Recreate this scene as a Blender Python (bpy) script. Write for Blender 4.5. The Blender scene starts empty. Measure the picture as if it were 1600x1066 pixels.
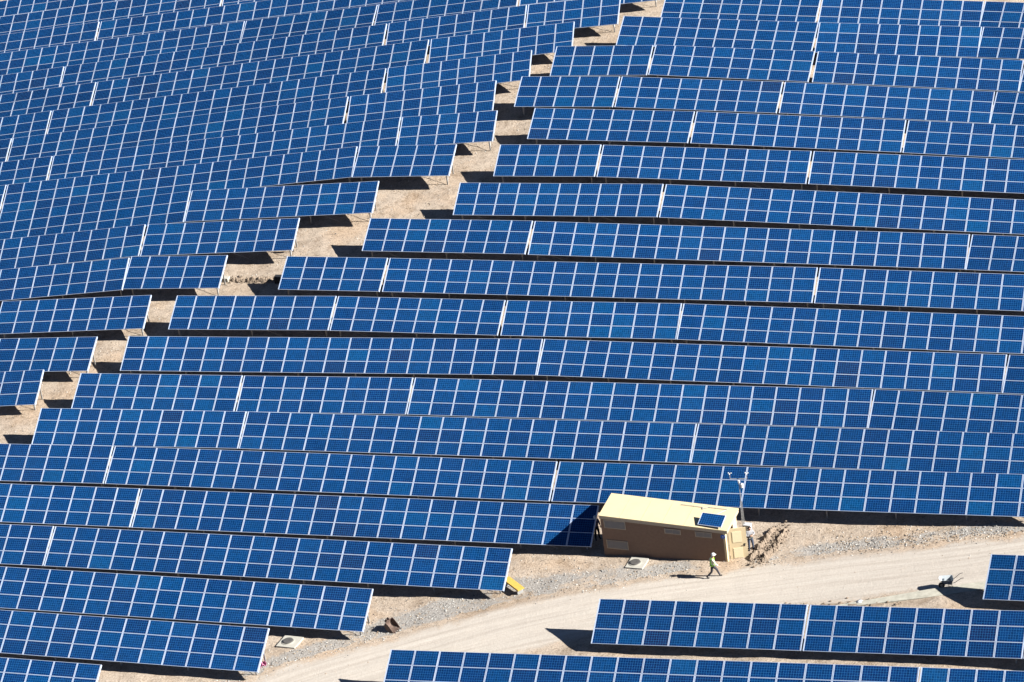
import bpy, bmesh, math, random
from mathutils import Vector, Matrix, noise
rnd = random.Random(7)
SC = bpy.context.scene
COL = SC.collection

# ---------------------------------------------------------------- camera
CAM_H = 96.5806
PITCH, ROLL = 0.493375, -0.146473
fw = Vector((0, math.cos(PITCH), -math.sin(PITCH)))
rt0 = Vector((1, 0, 0)); up0 = rt0.cross(fw)
rt = rt0*math.cos(ROLL) + up0*math.sin(ROLL)
up = -rt0*math.sin(ROLL) + up0*math.cos(ROLL)
cd = bpy.data.cameras.new('camera'); cam = bpy.data.objects.new('camera', cd); COL.objects.link(cam)
cd.sensor_width = 36; cd.lens = 98.8643; cd.clip_start = 1; cd.clip_end = 6000
cam.matrix_world = Matrix(((rt.x, up.x, -fw.x, 0), (rt.y, up.y, -fw.y, 0), (rt.z, up.z, -fw.z, CAM_H), (0, 0, 0, 1)))
SC.camera = cam

# ---------------------------------------------------------------- light
SUN_AZ, SUN_EL = math.radians(-22.3), math.radians(33.5)
w = bpy.data.worlds.new('World'); SC.world = w; w.use_nodes = True
nt = w.node_tree; bg = nt.nodes['Background']
sky = nt.nodes.new('ShaderNodeTexSky'); sky.sky_type = 'NISHITA'; sky.sun_disc = False
sky.sun_elevation = SUN_EL; sky.sun_rotation = math.radians(90) - SUN_AZ; sky.altitude = 2500; sky.air_density = 0.45; sky.dust_density = 0.0; sky.ozone_density = 2.0
nt.links.new(sky.outputs[0], bg.inputs[0]); bg.inputs[1].default_value = 0.05
sd = bpy.data.lights.new('sun', 'SUN'); sd.energy = 5.0; sd.angle = math.radians(0.5); sd.color = (1.0, 0.965, 0.91)
sun = bpy.data.objects.new('sun', sd); COL.objects.link(sun)
sdir = Vector((math.cos(SUN_EL)*math.cos(SUN_AZ), math.cos(SUN_EL)*math.sin(SUN_AZ), math.sin(SUN_EL)))
sun.rotation_euler = sdir.to_track_quat('Z', 'Y').to_euler(); sun.location = (60, 100, 80)
SC.view_settings.view_transform = 'Standard'; SC.view_settings.look = 'None'
SC.view_settings.exposure = 1.82
SC.cycles.diffuse_bounces = 2; SC.view_settings.gamma = 1.0

TILT = 0.54688
TABLES = [
('R0',0,8,(17.378,223.934,7.287),(29.706,218.31,7.181),0,0),
('R0',1,8,(29.859,218.258,7.178),(42.309,213.369,6.725),0,0),
('R0',2,5,(42.457,213.316,6.722),(49.688,209.419,6.83),0,1),
('R1',0,10,(13.366,221.392,6.807),(28.742,214.239,6.647),0,0),
('R1',1,8,(28.868,214.198,6.644),(41.284,209.54,6.15),0,0),
('R1',2,4,(41.43,209.49,6.147),(47.356,206.462,6.205),0,1),
('R2',0,5,(7.319,218.866,6.009),(15.093,215.509,6.263),0,0),
('R2',1,8,(15.355,215.452,6.274),(27.696,210.009,5.975),0,0),
('R2',2,10,(27.961,209.877,5.959),(43.308,203.761,5.293),0,0),
('R2',3,3,(43.491,203.666,5.287),(47.945,201.345,5.322),0,1),
('R3',0,5,(4.012,215.366,5.257),(11.843,211.817,5.504),0,0),
('R3',1,8,(12.046,211.732,5.507),(24.461,206.438,5.283),0,0),
('R3',2,10,(24.658,206.376,5.278),(40.195,200.291,4.555),0,0),
('R3',3,5,(40.378,200.203,4.546),(47.775,196.322,4.633),0,1),
('R4',0,8,(4.618,210.05,4.605),(17.027,204.642,4.669),0,0),
('R4',1,10,(17.22,204.548,4.662),(32.818,198.566,4.045),0,0),
('R4',2,8,(33.024,198.462,4.031),(45.389,193.262,3.686),0,1),
('R5',0,5,(1.385,205.94,3.681),(9.231,202.739,3.855),0,0),
('R5',1,10,(9.425,202.629,3.851),(25.008,196.604,3.523),0,0),
('R5',2,14,(25.219,196.524,3.514),(47.02,188.222,2.718),0,1),
('R6',0,10,(-2.227,201.936,2.737),(13.29,195.847,2.946),0,0),
('R6',1,22,(13.524,195.725,2.937),(47.794,182.211,1.977),0,1),
('R7',0,8,(-9.588,199.967,1.743),(2.907,194.58,2.075),0,0),
('R7',1,20,(3.096,194.466,2.072),(34.295,182.731,1.559),0,0),
('R7',2,5,(34.485,182.626,1.553),(42.058,178.981,1.757),0,1),
('R8',0,5,(-16.357,197.348,0.786),(-8.528,193.925,1.065),0,0),
('R8',1,20,(-8.331,193.83,1.069),(22.838,181.833,1.156),0,0),
('R8',2,14,(23.035,181.74,1.15),(44.736,173.172,0.999),0,1),
('R9',0,8,(-25.134,195.274,-0.175),(-12.701,190.302,0.303),0,0),
('R9',1,8,(-12.506,190.201,0.306),(-0.073,185.068,0.561),0,0),
('R9',2,8,(0.112,184.977,0.561),(12.587,180.333,0.649),0,0),
('R9',3,20,(12.742,180.258,0.647),(43.374,167.831,0.677),0,1),
('R10',0,20,(-28.804,190.844,-0.787),(2.2,179.189,0.037),0,0),
('R10',1,20,(2.359,179.125,0.04),(33.331,166.587,0.364),0,0),
('R10',2,5,(33.507,166.483,0.371),(40.678,162.705,0.896),0,1),
('R11',0,8,(-32.334,186.877,-1.247),(-19.974,182.137,-0.912),0,0),
('R11',1,8,(-19.806,182.053,-0.91),(-7.446,177.501,-0.633),0,0),
('R11',2,20,(-7.262,177.429,-0.629),(23.79,165.237,-0.015),0,0),
('R11',3,8,(23.951,165.154,-0.011),(36.108,159.357,0.619),0,1),
('R12',0,10,(-35.091,182.903,-1.571),(-19.673,177.207,-1.229),0,0),
('R12',1,20,(-19.509,177.135,-1.227),(11.575,164.855,-0.447),0,0),
('R12',2,16,(11.721,164.787,-0.443),(35.889,153.724,0.922),0,1),
('R13',0,8,(-41.733,180.48,-1.992),(-29.374,175.727,-1.615),1,0),
('R13',1,20,(-29.184,175.65,-1.613),(1.808,163.344,-0.889),0,0),
('R13',2,20,(2.02,163.252,-0.881),(32.277,149.749,0.977),0,1),
('R14',0,8,(-39.606,174.115,-1.932),(-27.147,169.383,-1.729),1,0),
('R14',1,20,(-26.963,169.31,-1.728),(4.027,156.76,-0.741),0,0),
('R15',0,6,(-42.201,169.75,-2.056),(-32.975,166.15,-1.804),1,0),
('R15',1,20,(-32.813,166.07,-1.802),(-1.95,153.355,-0.894),0,0),
('R16',0,20,(-41.953,164.107,-1.838),(-11.117,151.45,-1.159),1,0),
('R17',0,12,(-36.389,156.47,-1.622),(-17.804,148.668,-1.151),1,0),
('R18',0,7,(-39.067,151.551,-1.237),(-28.374,147.183,-1.041),1,0),
('S1',0,5,(26.692,141.181,1.459),(33.656,137.257,2.422),0,1),
('S2',0,8,(3.038,144.966,-0.128),(15.18,139.391,1.014),0,0),
('S2',1,8,(15.341,139.302,1.031),(27.197,133.679,2.253),0,1),
('S2',2,3,(27.333,133.615,2.267),(31.526,131.506,2.773),0,1),
('S3',0,20,(-10.095,143.47,-0.578),(20.095,129.923,2.181),0,0),
('S3',1,5,(20.23,129.859,2.193),(27.483,126.621,2.797),0,1),
('La',0,6,(-44.628,192.075,-2.23),(-35.325,188.533,-1.357),1,0),
('Lb',0,7,(-42.444,196.472,-1.809),(-31.355,191.791,-0.906),1,0),
('Lc',1,8,(-39.566,200.977,-1.246),(-27.25,196.253,-0.273),0,0),
('Ld',0,10,(-44.917,208.726,-1.874),(-29.28,202.906,0.026),1,0),
('Ld',1,5,(-29.06,202.953,0.053),(-21.181,199.577,0.565),0,0),
('Le',0,10,(-43.459,213.435,-1.511),(-28.103,207.661,0.498),1,0),
('Le',1,8,(-27.819,207.515,0.522),(-15.292,202.521,1.468),0,0),
('Lf',0,14,(-45.824,219.693,-1.894),(-24.412,211.258,1.226),1,0),
('Lf',1,10,(-24.204,211.211,1.25),(-8.693,205.052,2.489),0,0),
('Lg',0,5,(-48.76,225.701,-1.9),(-41.199,222.799,-0.864),1,0),
('Lg',1,20,(-40.986,222.693,-0.825),(-10.246,211.184,3.041),0,0),
('Lg',2,5,(-9.981,211.049,3.06),(-2.127,207.558,3.548),0,0),
('Lh',0,8,(-49.586,230.365,-1.722),(-37.228,225.621,-0.046),1,0),
('Lh',1,20,(-37.018,225.536,-0.011),(-6.429,213.953,3.838),0,0),
('Lh',2,5,(-6.243,213.876,3.854),(1.545,211.081,4.432),0,0),
('Li',0,5,(-49.349,235.563,-1.88),(-41.542,232.409,-0.698),1,0),
('Li',1,20,(-41.321,232.294,-0.656),(-10.707,219.945,3.827),0,0),
('Li',2,8,(-10.459,219.844,3.854),(1.844,215.788,5.066),0,0),
('Lj',0,8,(-50.597,240.716,-1.888),(-38.055,235.649,0.054),1,0),
('Lj',1,20,(-37.836,235.541,0.091),(-7.277,223.122,4.554),0,0),
('Lj',2,8,(-7.054,223.045,4.581),(5.189,219.312,5.832),0,0),
('Lk',0,10,(-49.622,245.728,-1.692),(-34.032,238.985,0.809),1,0),
('Lk',1,20,(-33.813,238.884,0.842),(-3.33,226.307,5.298),0,0),
('Lk',2,8,(-3.078,226.234,5.33),(9.167,222.461,6.535),0,0),
('Ll',0,8,(-49.751,249.445,-1.252),(-37.484,244.943,0.422),1,0),
('Ll',1,20,(-37.262,244.865,0.452),(-6.857,232.272,4.954),0,0),
('Ll',2,8,(-6.627,232.19,4.987),(5.478,227.932,6.477),0,0),
('Ll',3,5,(5.675,227.907,6.498),(13.511,225.341,7.114),0,0),
('Lm',0,20,(-50.793,255.418,-1.289),(-20.104,243.637,2.764),1,0),
('Lm',1,8,(-19.888,243.551,2.796),(-7.597,237.687,4.751),0,0),
('Lm',2,8,(-7.421,237.61,4.779),(5.21,232.298,6.508),0,0),
('Lm',3,8,(5.38,232.258,6.527),(17.487,228.431,7.497),0,0),
('Ln',0,10,(-49.956,259.359,-0.948),(-34.566,253.452,1.072),1,0),
('Ln',1,20,(-34.311,253.375,1.089),(-3.627,241.386,5.027),0,0),
('Lo',0,20,(-53.395,267.669,-2.142),(-22.462,256.103,1.733),1,0),
('Lo',1,5,(-22.241,256.066,1.745),(-14.309,253.231,2.606),0,0),
('Lp',0,14,(-52.956,273.314,-2.594),(-32.008,265.481,0.083),1,0),
]
PLANE = [0.094777, 0.061938, -12.597407]
HILL = [(-59.0, 265.0, -0.1196), (-59.0, 274.0, -1.562), (-50.0, 211.0, -0.6537), (-50.0, 238.0, -0.7844), (-50.0, 247.0, -1.3869), (-50.0, 256.0, 0.0338), (-50.0, 265.0, 0.2662), (-50.0, 274.0, -1.8692), (-41.0, 157.0, 1.7303), (-41.0, 166.0, 0.4889), (-41.0, 175.0, 0.4824), (-41.0, 184.0, 0.2907), (-41.0, 193.0, 0.044), (-41.0, 202.0, 0.243), (-41.0, 211.0, 0.1439), (-41.0, 220.0, -0.4289), (-41.0, 229.0, 0.0582), (-41.0, 238.0, 0.2721), (-41.0, 247.0, -0.1223), (-41.0, 256.0, 0.6193), (-41.0, 265.0, -0.0652), (-41.0, 274.0, -1.7516), (-32.0, 148.0, 1.5158), (-32.0, 157.0, -0.595), (-32.0, 166.0, -0.5666), (-32.0, 175.0, 0.011), (-32.0, 184.0, -0.0182), (-32.0, 193.0, -0.109), (-32.0, 202.0, -0.0065), (-32.0, 211.0, 0.2735), (-32.0, 220.0, 0.2078), (-32.0, 229.0, 0.1525), (-32.0, 238.0, -0.2332), (-32.0, 247.0, -0.0792), (-32.0, 256.0, 0.3157), (-32.0, 265.0, -0.8649), (-23.0, 148.0, 0.6186), (-23.0, 157.0, -0.4181), (-23.0, 166.0, 0.445), (-23.0, 175.0, -0.0045), (-23.0, 184.0, -0.0672), (-23.0, 193.0, 0.2276), (-23.0, 202.0, -0.031), (-23.0, 211.0, -0.1047), (-23.0, 220.0, 0.0455), (-23.0, 229.0, -0.0402), (-23.0, 238.0, -0.3601), (-23.0, 247.0, 0.2886), (-23.0, 256.0, 0.026), (-23.0, 265.0, -1.4332), (-14.0, 139.0, 1.5762), (-14.0, 148.0, -0.2764), (-14.0, 157.0, -0.0593), (-14.0, 166.0, 0.5344), (-14.0, 175.0, -0.1873), (-14.0, 184.0, -0.2379), (-14.0, 193.0, 0.0791), (-14.0, 202.0, 0.0878), (-14.0, 211.0, 0.125), (-14.0, 220.0, 0.3196), (-14.0, 229.0, 0.2623), (-14.0, 238.0, 0.216), (-14.0, 247.0, 0.4307), (-14.0, 256.0, -0.8086), (-5.0, 139.0, 0.1902), (-5.0, 148.0, -0.6399), (-5.0, 157.0, -0.0781), (-5.0, 166.0, -0.7595), (-5.0, 175.0, -0.125), (-5.0, 184.0, 0.1013), (-5.0, 193.0, -0.1219), (-5.0, 202.0, 0.1304), (-5.0, 211.0, 0.1808), (-5.0, 220.0, 0.1889), (-5.0, 229.0, 0.1052), (-5.0, 238.0, 0.2582), (-5.0, 247.0, 0.0681), (-5.0, 256.0, -1.1861), (4.0, 130.0, 1.3548), (4.0, 139.0, 0.1653), (4.0, 148.0, 0.3107), (4.0, 157.0, 1.215), (4.0, 166.0, -0.4122), (4.0, 175.0, -0.0108), (4.0, 184.0, -0.0152), (4.0, 193.0, -0.225), (4.0, 202.0, 0.1226), (4.0, 211.0, 0.1164), (4.0, 220.0, 0.3053), (4.0, 229.0, 0.284), (4.0, 238.0, 0.2188), (13.0, 130.0, 0.8944), (13.0, 139.0, -0.3444), (13.0, 148.0, -0.8616), (13.0, 157.0, -0.4711), (13.0, 166.0, -0.492), (13.0, 175.0, -0.023), (13.0, 184.0, -0.2267), (13.0, 193.0, 0.0197), (13.0, 202.0, 0.306), (13.0, 211.0, 0.1031), (13.0, 220.0, 0.3366), (13.0, 229.0, 0.4515), (13.0, 238.0, 0.2239), (22.0, 130.0, 0.9316), (22.0, 139.0, -0.1652), (22.0, 148.0, 0.4284), (22.0, 157.0, -0.0357), (22.0, 166.0, -0.4011), (22.0, 175.0, -0.2653), (22.0, 184.0, -0.4781), (22.0, 193.0, -0.229), (22.0, 202.0, 0.001), (22.0, 211.0, 0.1008), (22.0, 220.0, 0.2383), (22.0, 229.0, 0.3131), (31.0, 130.0, 1.1772), (31.0, 139.0, -0.5436), (31.0, 148.0, 0.0335), (31.0, 157.0, -0.0399), (31.0, 166.0, -0.1731), (31.0, 175.0, -0.0047), (31.0, 184.0, 0.0131), (31.0, 193.0, 0.0116), (31.0, 202.0, -0.2443), (31.0, 211.0, 0.1024), (31.0, 220.0, 0.336), (31.0, 229.0, 0.171), (40.0, 157.0, -1.0592), (40.0, 166.0, -0.7303), (40.0, 175.0, -1.059), (40.0, 184.0, -0.9297), (40.0, 193.0, -0.0695), (40.0, 202.0, 0.0143), (40.0, 211.0, 0.0593), (40.0, 220.0, 0.0445), (49.0, 193.0, -1.1217), (49.0, 202.0, -0.251), (49.0, 211.0, -0.1332), (49.0, 220.0, -0.3056)]
G1 = [(-21.84, 145.85), (-19.0, 147.05), (-16.15, 147.9), (-13.27, 149.17), (-9.94, 150.06), (-6.57, 151.27), (-2.35, 151.72), (1.8, 151.4), (8.33, 150.22)]
G2 = [(13.62, 149.64), (15.74, 150.02), (18.2, 149.9), (21.43, 149.49), (25.4, 148.75), (30.87, 147.64)]
ROAD = [(33.1, 143.55), (29.27, 144.19), (25.35, 144.57), (17.55, 146.0), (9.57, 146.94), (3.49, 147.18), (-2.65, 147.01), (-8.81, 146.1), (-14.11, 145.07), (-18.96, 143.67), (-23.78, 142.29)]
PT_ = {
'L0': (3.96, 154.5),
'R0': (11.57, 150.31),
'person_walk': (10.45, 149.04),
'walk_a': (10.08, 149.06),
'walk_b': (10.86, 149.04),
'person_door': (13.24, 151.59),
'person_left': (3.67, 156.19),
'barrow': (24.09, 142.13),
'barrow_l': (23.82, 142.12),
'barrow_r': (24.33, 142.11),
'bucket': (-10.28, 149.93),
'm1a': (5.07, 151.96),
'm1b': (6.14, 151.43),
'm1c': (6.72, 152.54),
'm1d': (5.56, 153.09),
'm2a': (-17.69, 150),
'm2b': (-16.49, 149.4),
'm2c': (-16.04, 150.6),
'm2d': (-17.21, 151.2),
'ext': (-16.16, 201.77),
'pink': (-18.69, 148.07),
'rid_a': (-21.51, 199.94),
'rid_b': (-17.73, 198.31),
'block': (-21.87, 200),
'crate': (-17.42, 197.91),
'mast': (13.06, 153.47),
'cabinet': (13.32, 153.38),
'tr_a': (13.23, 149.78),
'tr_b': (14.08, 151.13),
'tr_c': (14.87, 152.5),
'tr_d': (15.67, 153.88),
'cs_a': (16.59, 142.53),
'cs_b': (30.09, 140.93),
'sack': (18.69, 142.49),
'plank': (-2.17, 151.97),
'door_o': (13.04, 150.92),
'bank_a': (9.25, 144.32),
'bank_b': (15.12, 143.32),
'bank_c': (20.74, 141.32),
'al_a': (-37.69, 182.09),
'al_b': (-29.5, 194.61),
'al_c': (-19.27, 199.72),
'al_d': (-6.48, 205.4),
'al_e': (2.73, 213.94),
'al_f': (10.81, 223.31),
'pe_a': (-18.2, 147.99),
'pe_b': (-8.63, 152.02),
'pe_c': (-0.11, 153.71),
'pe_d': (8.44, 151.16),
'pe_e': (18.31, 150.53),
'pe_f': (29.98, 147.31),
}
L0_, R0_ = [3.95, 154.12, -2.68], [11.594, 150.685, -2.806]
BLD = {'FL': [3.87, 154.025, 0.204], 'FR': [11.73, 150.492, -0.135], 'BL': [4.982, 156.452, 0.234], 'BR': [12.818, 152.93, -0.125], 'ht': [11.891, 150.935, -0.209], 'hb': [11.824, 150.965, -2.703], 'wl': [4.017, 154.09, -0.132], 'wr': [11.644, 150.662, -0.334], 'pBL': [9.981, 151.475, 0.115], 'pBR': [11.511, 150.641, 0.115], 'pTR': [11.886, 151.674, 0.454], 'pTL': [10.431, 152.464, 0.454]}
# ---------------------------------------------------------------- terrain
HS2 = 2*11.0*11.0
def G(x, y):
    xc = max(-150, min(150, x)); yc = max(60, min(340, y))
    z = PLANE[0]*xc + PLANE[1]*yc + PLANE[2]
    for cx, cy, wt in HILL:
        d = (x-cx)**2 + (y-cy)**2
        if d < 2500: z += wt*math.exp(-d/HS2)
    return z
def poly_near(x, y, P):
    """distance to a polyline and the length along it"""
    best = 1e9; s0 = 0; bs = 0; side = 0
    for a, b in zip(P[:-1], P[1:]):
        dx, dy = b[0]-a[0], b[1]-a[1]; L = math.hypot(dx, dy)
        t = max(0, min(1, ((x-a[0])*dx+(y-a[1])*dy)/(L*L)))
        d = math.hypot(x-a[0]-t*dx, y-a[1]-t*dy)
        if d < best: best = d; bs = s0+t*L
        s0 += L
    return best, bs
def smooth(a, b, v):
    t = max(0, min(1, (v-a)/(b-a))); return t*t*(3-2*t)

# ---------------------------------------------------------------- helpers
KA = 0.78      # the photograph is exposed bright: darker, real albedos and a higher exposure
def mat(name):
    m = bpy.data.materials.new(name); m.use_nodes = True
    return m, m.node_tree, m.node_tree.nodes['Principled BSDF']
def N(t, kind, **kw):
    n = t.nodes.new(kind)
    for k, v in kw.items(): setattr(n, k, v)
    return n
def plain(name, col, rough=0.6, metal=0.0, var=0.15, scale=6.0, spec=0.3):
    """a solid material with a little wear in it"""
    m, t, b = mat(name)
    tc = N(t, 'ShaderNodeTexCoord'); no = N(t, 'ShaderNodeTexNoise'); no.inputs['Scale'].default_value = scale
    no.inputs['Detail'].default_value = 5; no.inputs['Roughness'].default_value = 0.65
    t.links.new(tc.outputs['Object'], no.inputs['Vector'])
    r = N(t, 'ShaderNodeValToRGB'); t.links.new(no.outputs['Fac'], r.inputs['Fac'])
    col = [c*KA for c in col]; lo = [c*(1-var) for c in col]; hi = [min(1, c*(1+var)) for c in col]
    r.color_ramp.elements[0].position = 0.3; r.color_ramp.elements[0].color = (*lo, 1)
    r.color_ramp.elements[1].position = 0.7; r.color_ramp.elements[1].color = (*hi, 1)
    t.links.new(r.outputs[0], b.inputs['Base Color'])
    b.inputs['Roughness'].default_value = rough; b.inputs['Metallic'].default_value = metal
    b.inputs['Specular IOR Level'].default_value = spec
    return m
def tag(o, label=None, cat=None, group=None, kind=None):
    for k, v in (('label', label), ('category', cat), ('group', group), ('kind', kind)):
        if v: o[k] = v
    return o
def link(name, me, parent=None):
    o = bpy.data.objects.new(name, me); COL.objects.link(o)
    if parent: o.parent = parent
    return o
def empty(name, loc=(0, 0, 0), rz=0, label=None, cat=None, group=None):
    o = bpy.data.objects.new(name, None); COL.objects.link(o); o.location = loc; o.rotation_euler = (0, 0, rz)
    o.empty_display_size = 0.3
    return tag(o, label, cat, group)
def bm_obj(name, bm, mats, parent=None, smooth_=False):
    me = bpy.data.meshes.new(name)
    bmesh.ops.recalc_face_normals(bm, faces=bm.faces)
    bm.to_mesh(me); bm.free()
    for m in (mats if isinstance(mats, (list, tuple)) else [mats]): me.materials.append(m)
    if smooth_:
        for p in me.polygons: p.use_smooth = True
    return link(name, me, parent)
def box(bm, a, b, mi=0):
    x0, y0, z0 = a; x1, y1, z1 = b
    v = [bm.verts.new(p) for p in ((x0,y0,z0),(x1,y0,z0),(x1,y1,z0),(x0,y1,z0),(x0,y0,z1),(x1,y0,z1),(x1,y1,z1),(x0,y1,z1))]
    for f in ((0,3,2,1),(4,5,6,7),(0,1,5,4),(1,2,6,5),(2,3,7,6),(3,0,4,7)):
        bm.faces.new([v[i] for i in f]).material_index = mi
    return v
def hexa(bm, pts, mi=0):
    v = [bm.verts.new(p) for p in pts]
    for f in ((0,3,2,1),(4,5,6,7),(0,1,5,4),(1,2,6,5),(2,3,7,6),(3,0,4,7)):
        bm.faces.new([v[i] for i in f]).material_index = mi
    return v
def bar(bm, a, b, r, seg=8, r2=None, mi=0, cap=True):
    a = Vector(a); b = Vector(b); d = (b-a).normalized()
    s = d.orthogonal().normalized(); t = d.cross(s); r2 = r if r2 is None else r2
    A = [bm.verts.new(a+(s*math.cos(k*2*math.pi/seg)+t*math.sin(k*2*math.pi/seg))*r) for k in range(seg)]
    B = [bm.verts.new(b+(s*math.cos(k*2*math.pi/seg)+t*math.sin(k*2*math.pi/seg))*r2) for k in range(seg)]
    for k in range(seg):
        bm.faces.new((A[k], A[(k+1) % seg], B[(k+1) % seg], B[k])).material_index = mi
    if cap:
        bm.faces.new(A[::-1]).material_index = mi; bm.faces.new(B).material_index = mi
def lathe(bm, prof, seg=24, mi=0, c=(0, 0, 0)):
    rings = []
    for r, z in prof:
        rings.append([bm.verts.new((c[0]+r*math.cos(k*2*math.pi/seg), c[1]+r*math.sin(k*2*math.pi/seg), c[2]+z)) for k in range(seg)])
    for A, B in zip(rings[:-1], rings[1:]):
        for k in range(seg): bm.faces.new((A[k], A[(k+1) % seg], B[(k+1) % seg], B[k])).material_index = mi
    bm.faces.new(rings[0][::-1]).material_index = mi; bm.faces.new(rings[-1]).material_index = mi

# ---------------------------------------------------------------- materials
def ground_color(t, coord):
    """sandy soil: warm and pale patches, fine grit, dark pebbles; returns a colour socket and a height socket"""
    def no(scale, det=6, rough=0.6):
        n = N(t, 'ShaderNodeTexNoise'); n.inputs['Scale'].default_value = scale
        n.inputs['Detail'].default_value = det; n.inputs['Roughness'].default_value = rough
        t.links.new(coord, n.inputs['Vector']); return n
    def ramp(src, stops):
        r = N(t, 'ShaderNodeValToRGB'); cr = r.color_ramp
        while len(cr.elements) < len(stops): cr.elements.new(0.5)
        for e, (p, c) in zip(cr.elements, stops): e.position = p; e.color = (*c, 1)
        t.links.new(src, r.inputs['Fac']); return r.outputs[0]
    def mix(f, a, b, mode='MIX'):
        m = N(t, 'ShaderNodeMix', data_type='RGBA', blend_type=mode)
        if isinstance(f, float): m.inputs[0].default_value = f
        else: t.links.new(f, m.inputs[0])
        for s, v in ((m.inputs[6], a), (m.inputs[7], b)):
            if isinstance(v, tuple): s.default_value = (*v, 1)
            else: t.links.new(v, s)
        return m.outputs[2]
    big = no(0.16, 5); mid = no(1.3, 6, 0.7); fine = no(7.0, 4, 0.75); grit = no(17.0, 2, 0.8)
    c1 = ramp(big.outputs['Fac'], [(0.34, SOIL_A), (0.5, SOIL_B), (0.66, SOIL_C)])
    c2 = ramp(mid.outputs['Fac'], [(0.32, (0.70, 0.66, 0.62)), (0.5, (1, 1, 1)), (0.68, (1.14, 1.13, 1.12))])
    c = mix(1.0, c1, c2, 'MULTIPLY')
    c3 = ramp(fine.outputs['Fac'], [(0.35, (0.70, 0.68, 0.66)), (0.5, (1, 1, 1)), (0.65, (1.14, 1.14, 1.14))])
    c = mix(1.0, c, c3, 'MULTIPLY')
    c4 = ramp(grit.outputs['Fac'], [(0.33, (0.38, 0.35, 0.33)), (0.43, (1, 1, 1)), (0.62, (1, 1, 1)), (0.7, (1.25, 1.25, 1.25))])
    c = mix(0.95, c, c4, 'MULTIPLY')
    return c, mid, fine, grit, mix, ramp, no
SOIL_A, SOIL_B, SOIL_C = (0.32, 0.252, 0.188), (0.385, 0.322, 0.258), (0.39, 0.298, 0.215)
GREY = (0.43, 0.415, 0.385)
def finish_ground(t, b, col, fine, grit, mid):
    k_ = N(t, 'ShaderNodeVectorMath', operation='SCALE'); t.links.new(col, k_.inputs[0]); k_.inputs['Scale'].default_value = KA
    t.links.new(k_.outputs[0], b.inputs['Base Color']); b.inputs['Roughness'].default_value = 0.95
    b.inputs['Specular IOR Level'].default_value = 0.1
    a = N(t, 'ShaderNodeMath', operation='ADD'); t.links.new(fine.outputs['Fac'], a.inputs[0])
    g = N(t, 'ShaderNodeMath', operation='MULTIPLY'); t.links.new(grit.outputs['Fac'], g.inputs[0]); g.inputs[1].default_value = 0.5
    t.links.new(g.outputs[0], a.inputs[1])
    a2 = N(t, 'ShaderNodeMath', operation='ADD'); t.links.new(a.outputs[0], a2.inputs[0]); t.links.new(mid.outputs['Fac'], a2.inputs[1])
    bp = N(t, 'ShaderNodeBump'); bp.inputs['Strength'].default_value = 0.55; bp.inputs['Distance'].default_value = 0.10
    t.links.new(a2.outputs[0], bp.inputs['Height']); t.links.new(bp.outputs[0], b.inputs['Normal'])
def ground_material():
    m, t, b = mat('dry_soil'); tc = N(t, 'ShaderNodeTexCoord')
    c, mid, fine, grit, mix, ramp, no = ground_color(t, tc.outputs['Object'])
    at = N(t, 'ShaderNodeAttribute', attribute_name='gravel')
    n2 = no(2.2, 5, 0.7)
    s = N(t, 'ShaderNodeMath', operation='ADD'); t.links.new(at.outputs['Fac'], s.inputs[0]); t.links.new(n2.outputs['Fac'], s.inputs[1])
    f = ramp(s.outputs[0], [(0.74, (0, 0, 0)), (1.15, (0.8, 0.8, 0.8))])
    chips = no(9.0, 3, 0.9)
    gc = ramp(chips.outputs['Fac'], [(0.3, (0.063, 0.063, 0.063)), (0.44, (0.234, 0.225, 0.211)), (0.56, (0.306, 0.297, 0.279)), (0.7, (0.450, 0.441, 0.432))])
    c = mix(f, c, gc)
    finish_ground(t, b, c, fine, grit, mid); return m
def road_material():
    m, t, b = mat('packed_dirt'); tc = N(t, 'ShaderNodeTexCoord')
    c, mid, fine, grit, mix, ramp, no = ground_color(t, tc.outputs['Object'])
    uv = N(t, 'ShaderNodeUVMap', uv_map='along'); mp = N(t, 'ShaderNodeMapping'); mp.inputs['Scale'].default_value = (0.06, 1.6, 1)
    t.links.new(uv.outputs[0], mp.inputs['Vector'])
    st = N(t, 'ShaderNodeTexNoise'); st.inputs['Scale'].default_value = 1.6; st.inputs['Detail'].default_value = 6; st.inputs['Roughness'].default_value = 0.7
    t.links.new(mp.outputs[0], st.inputs['Vector'])
    rc = ramp(st.outputs['Fac'], [(0.32, (0.345, 0.305, 0.262)), (0.5, (0.42, 0.378, 0.33)), (0.68, (0.455, 0.415, 0.365))])
    c3 = ramp(fine.outputs['Fac'], [(0.35, (0.93, 0.93, 0.92)), (0.65, (1.05, 1.05, 1.05))])
    rc = mix(1.0, rc, c3, 'MULTIPLY')
    at = N(t, 'ShaderNodeAttribute', attribute_name='shoulder')
    s = N(t, 'ShaderNodeMath', operation='ADD'); t.links.new(at.outputs['Fac'], s.inputs[0]); t.links.new(mid.outputs['Fac'], s.inputs[1])
    f = ramp(s.outputs[0], [(0.62, (0, 0, 0)), (1.15, (1, 1, 1))])
    c = mix(f, rc, c)
    finish_ground(t, b, c, fine, grit, mid)
    for n in t.nodes:
        if n.type == 'BUMP': n.inputs['Strength'].default_value = 0.3
    return m
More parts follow.
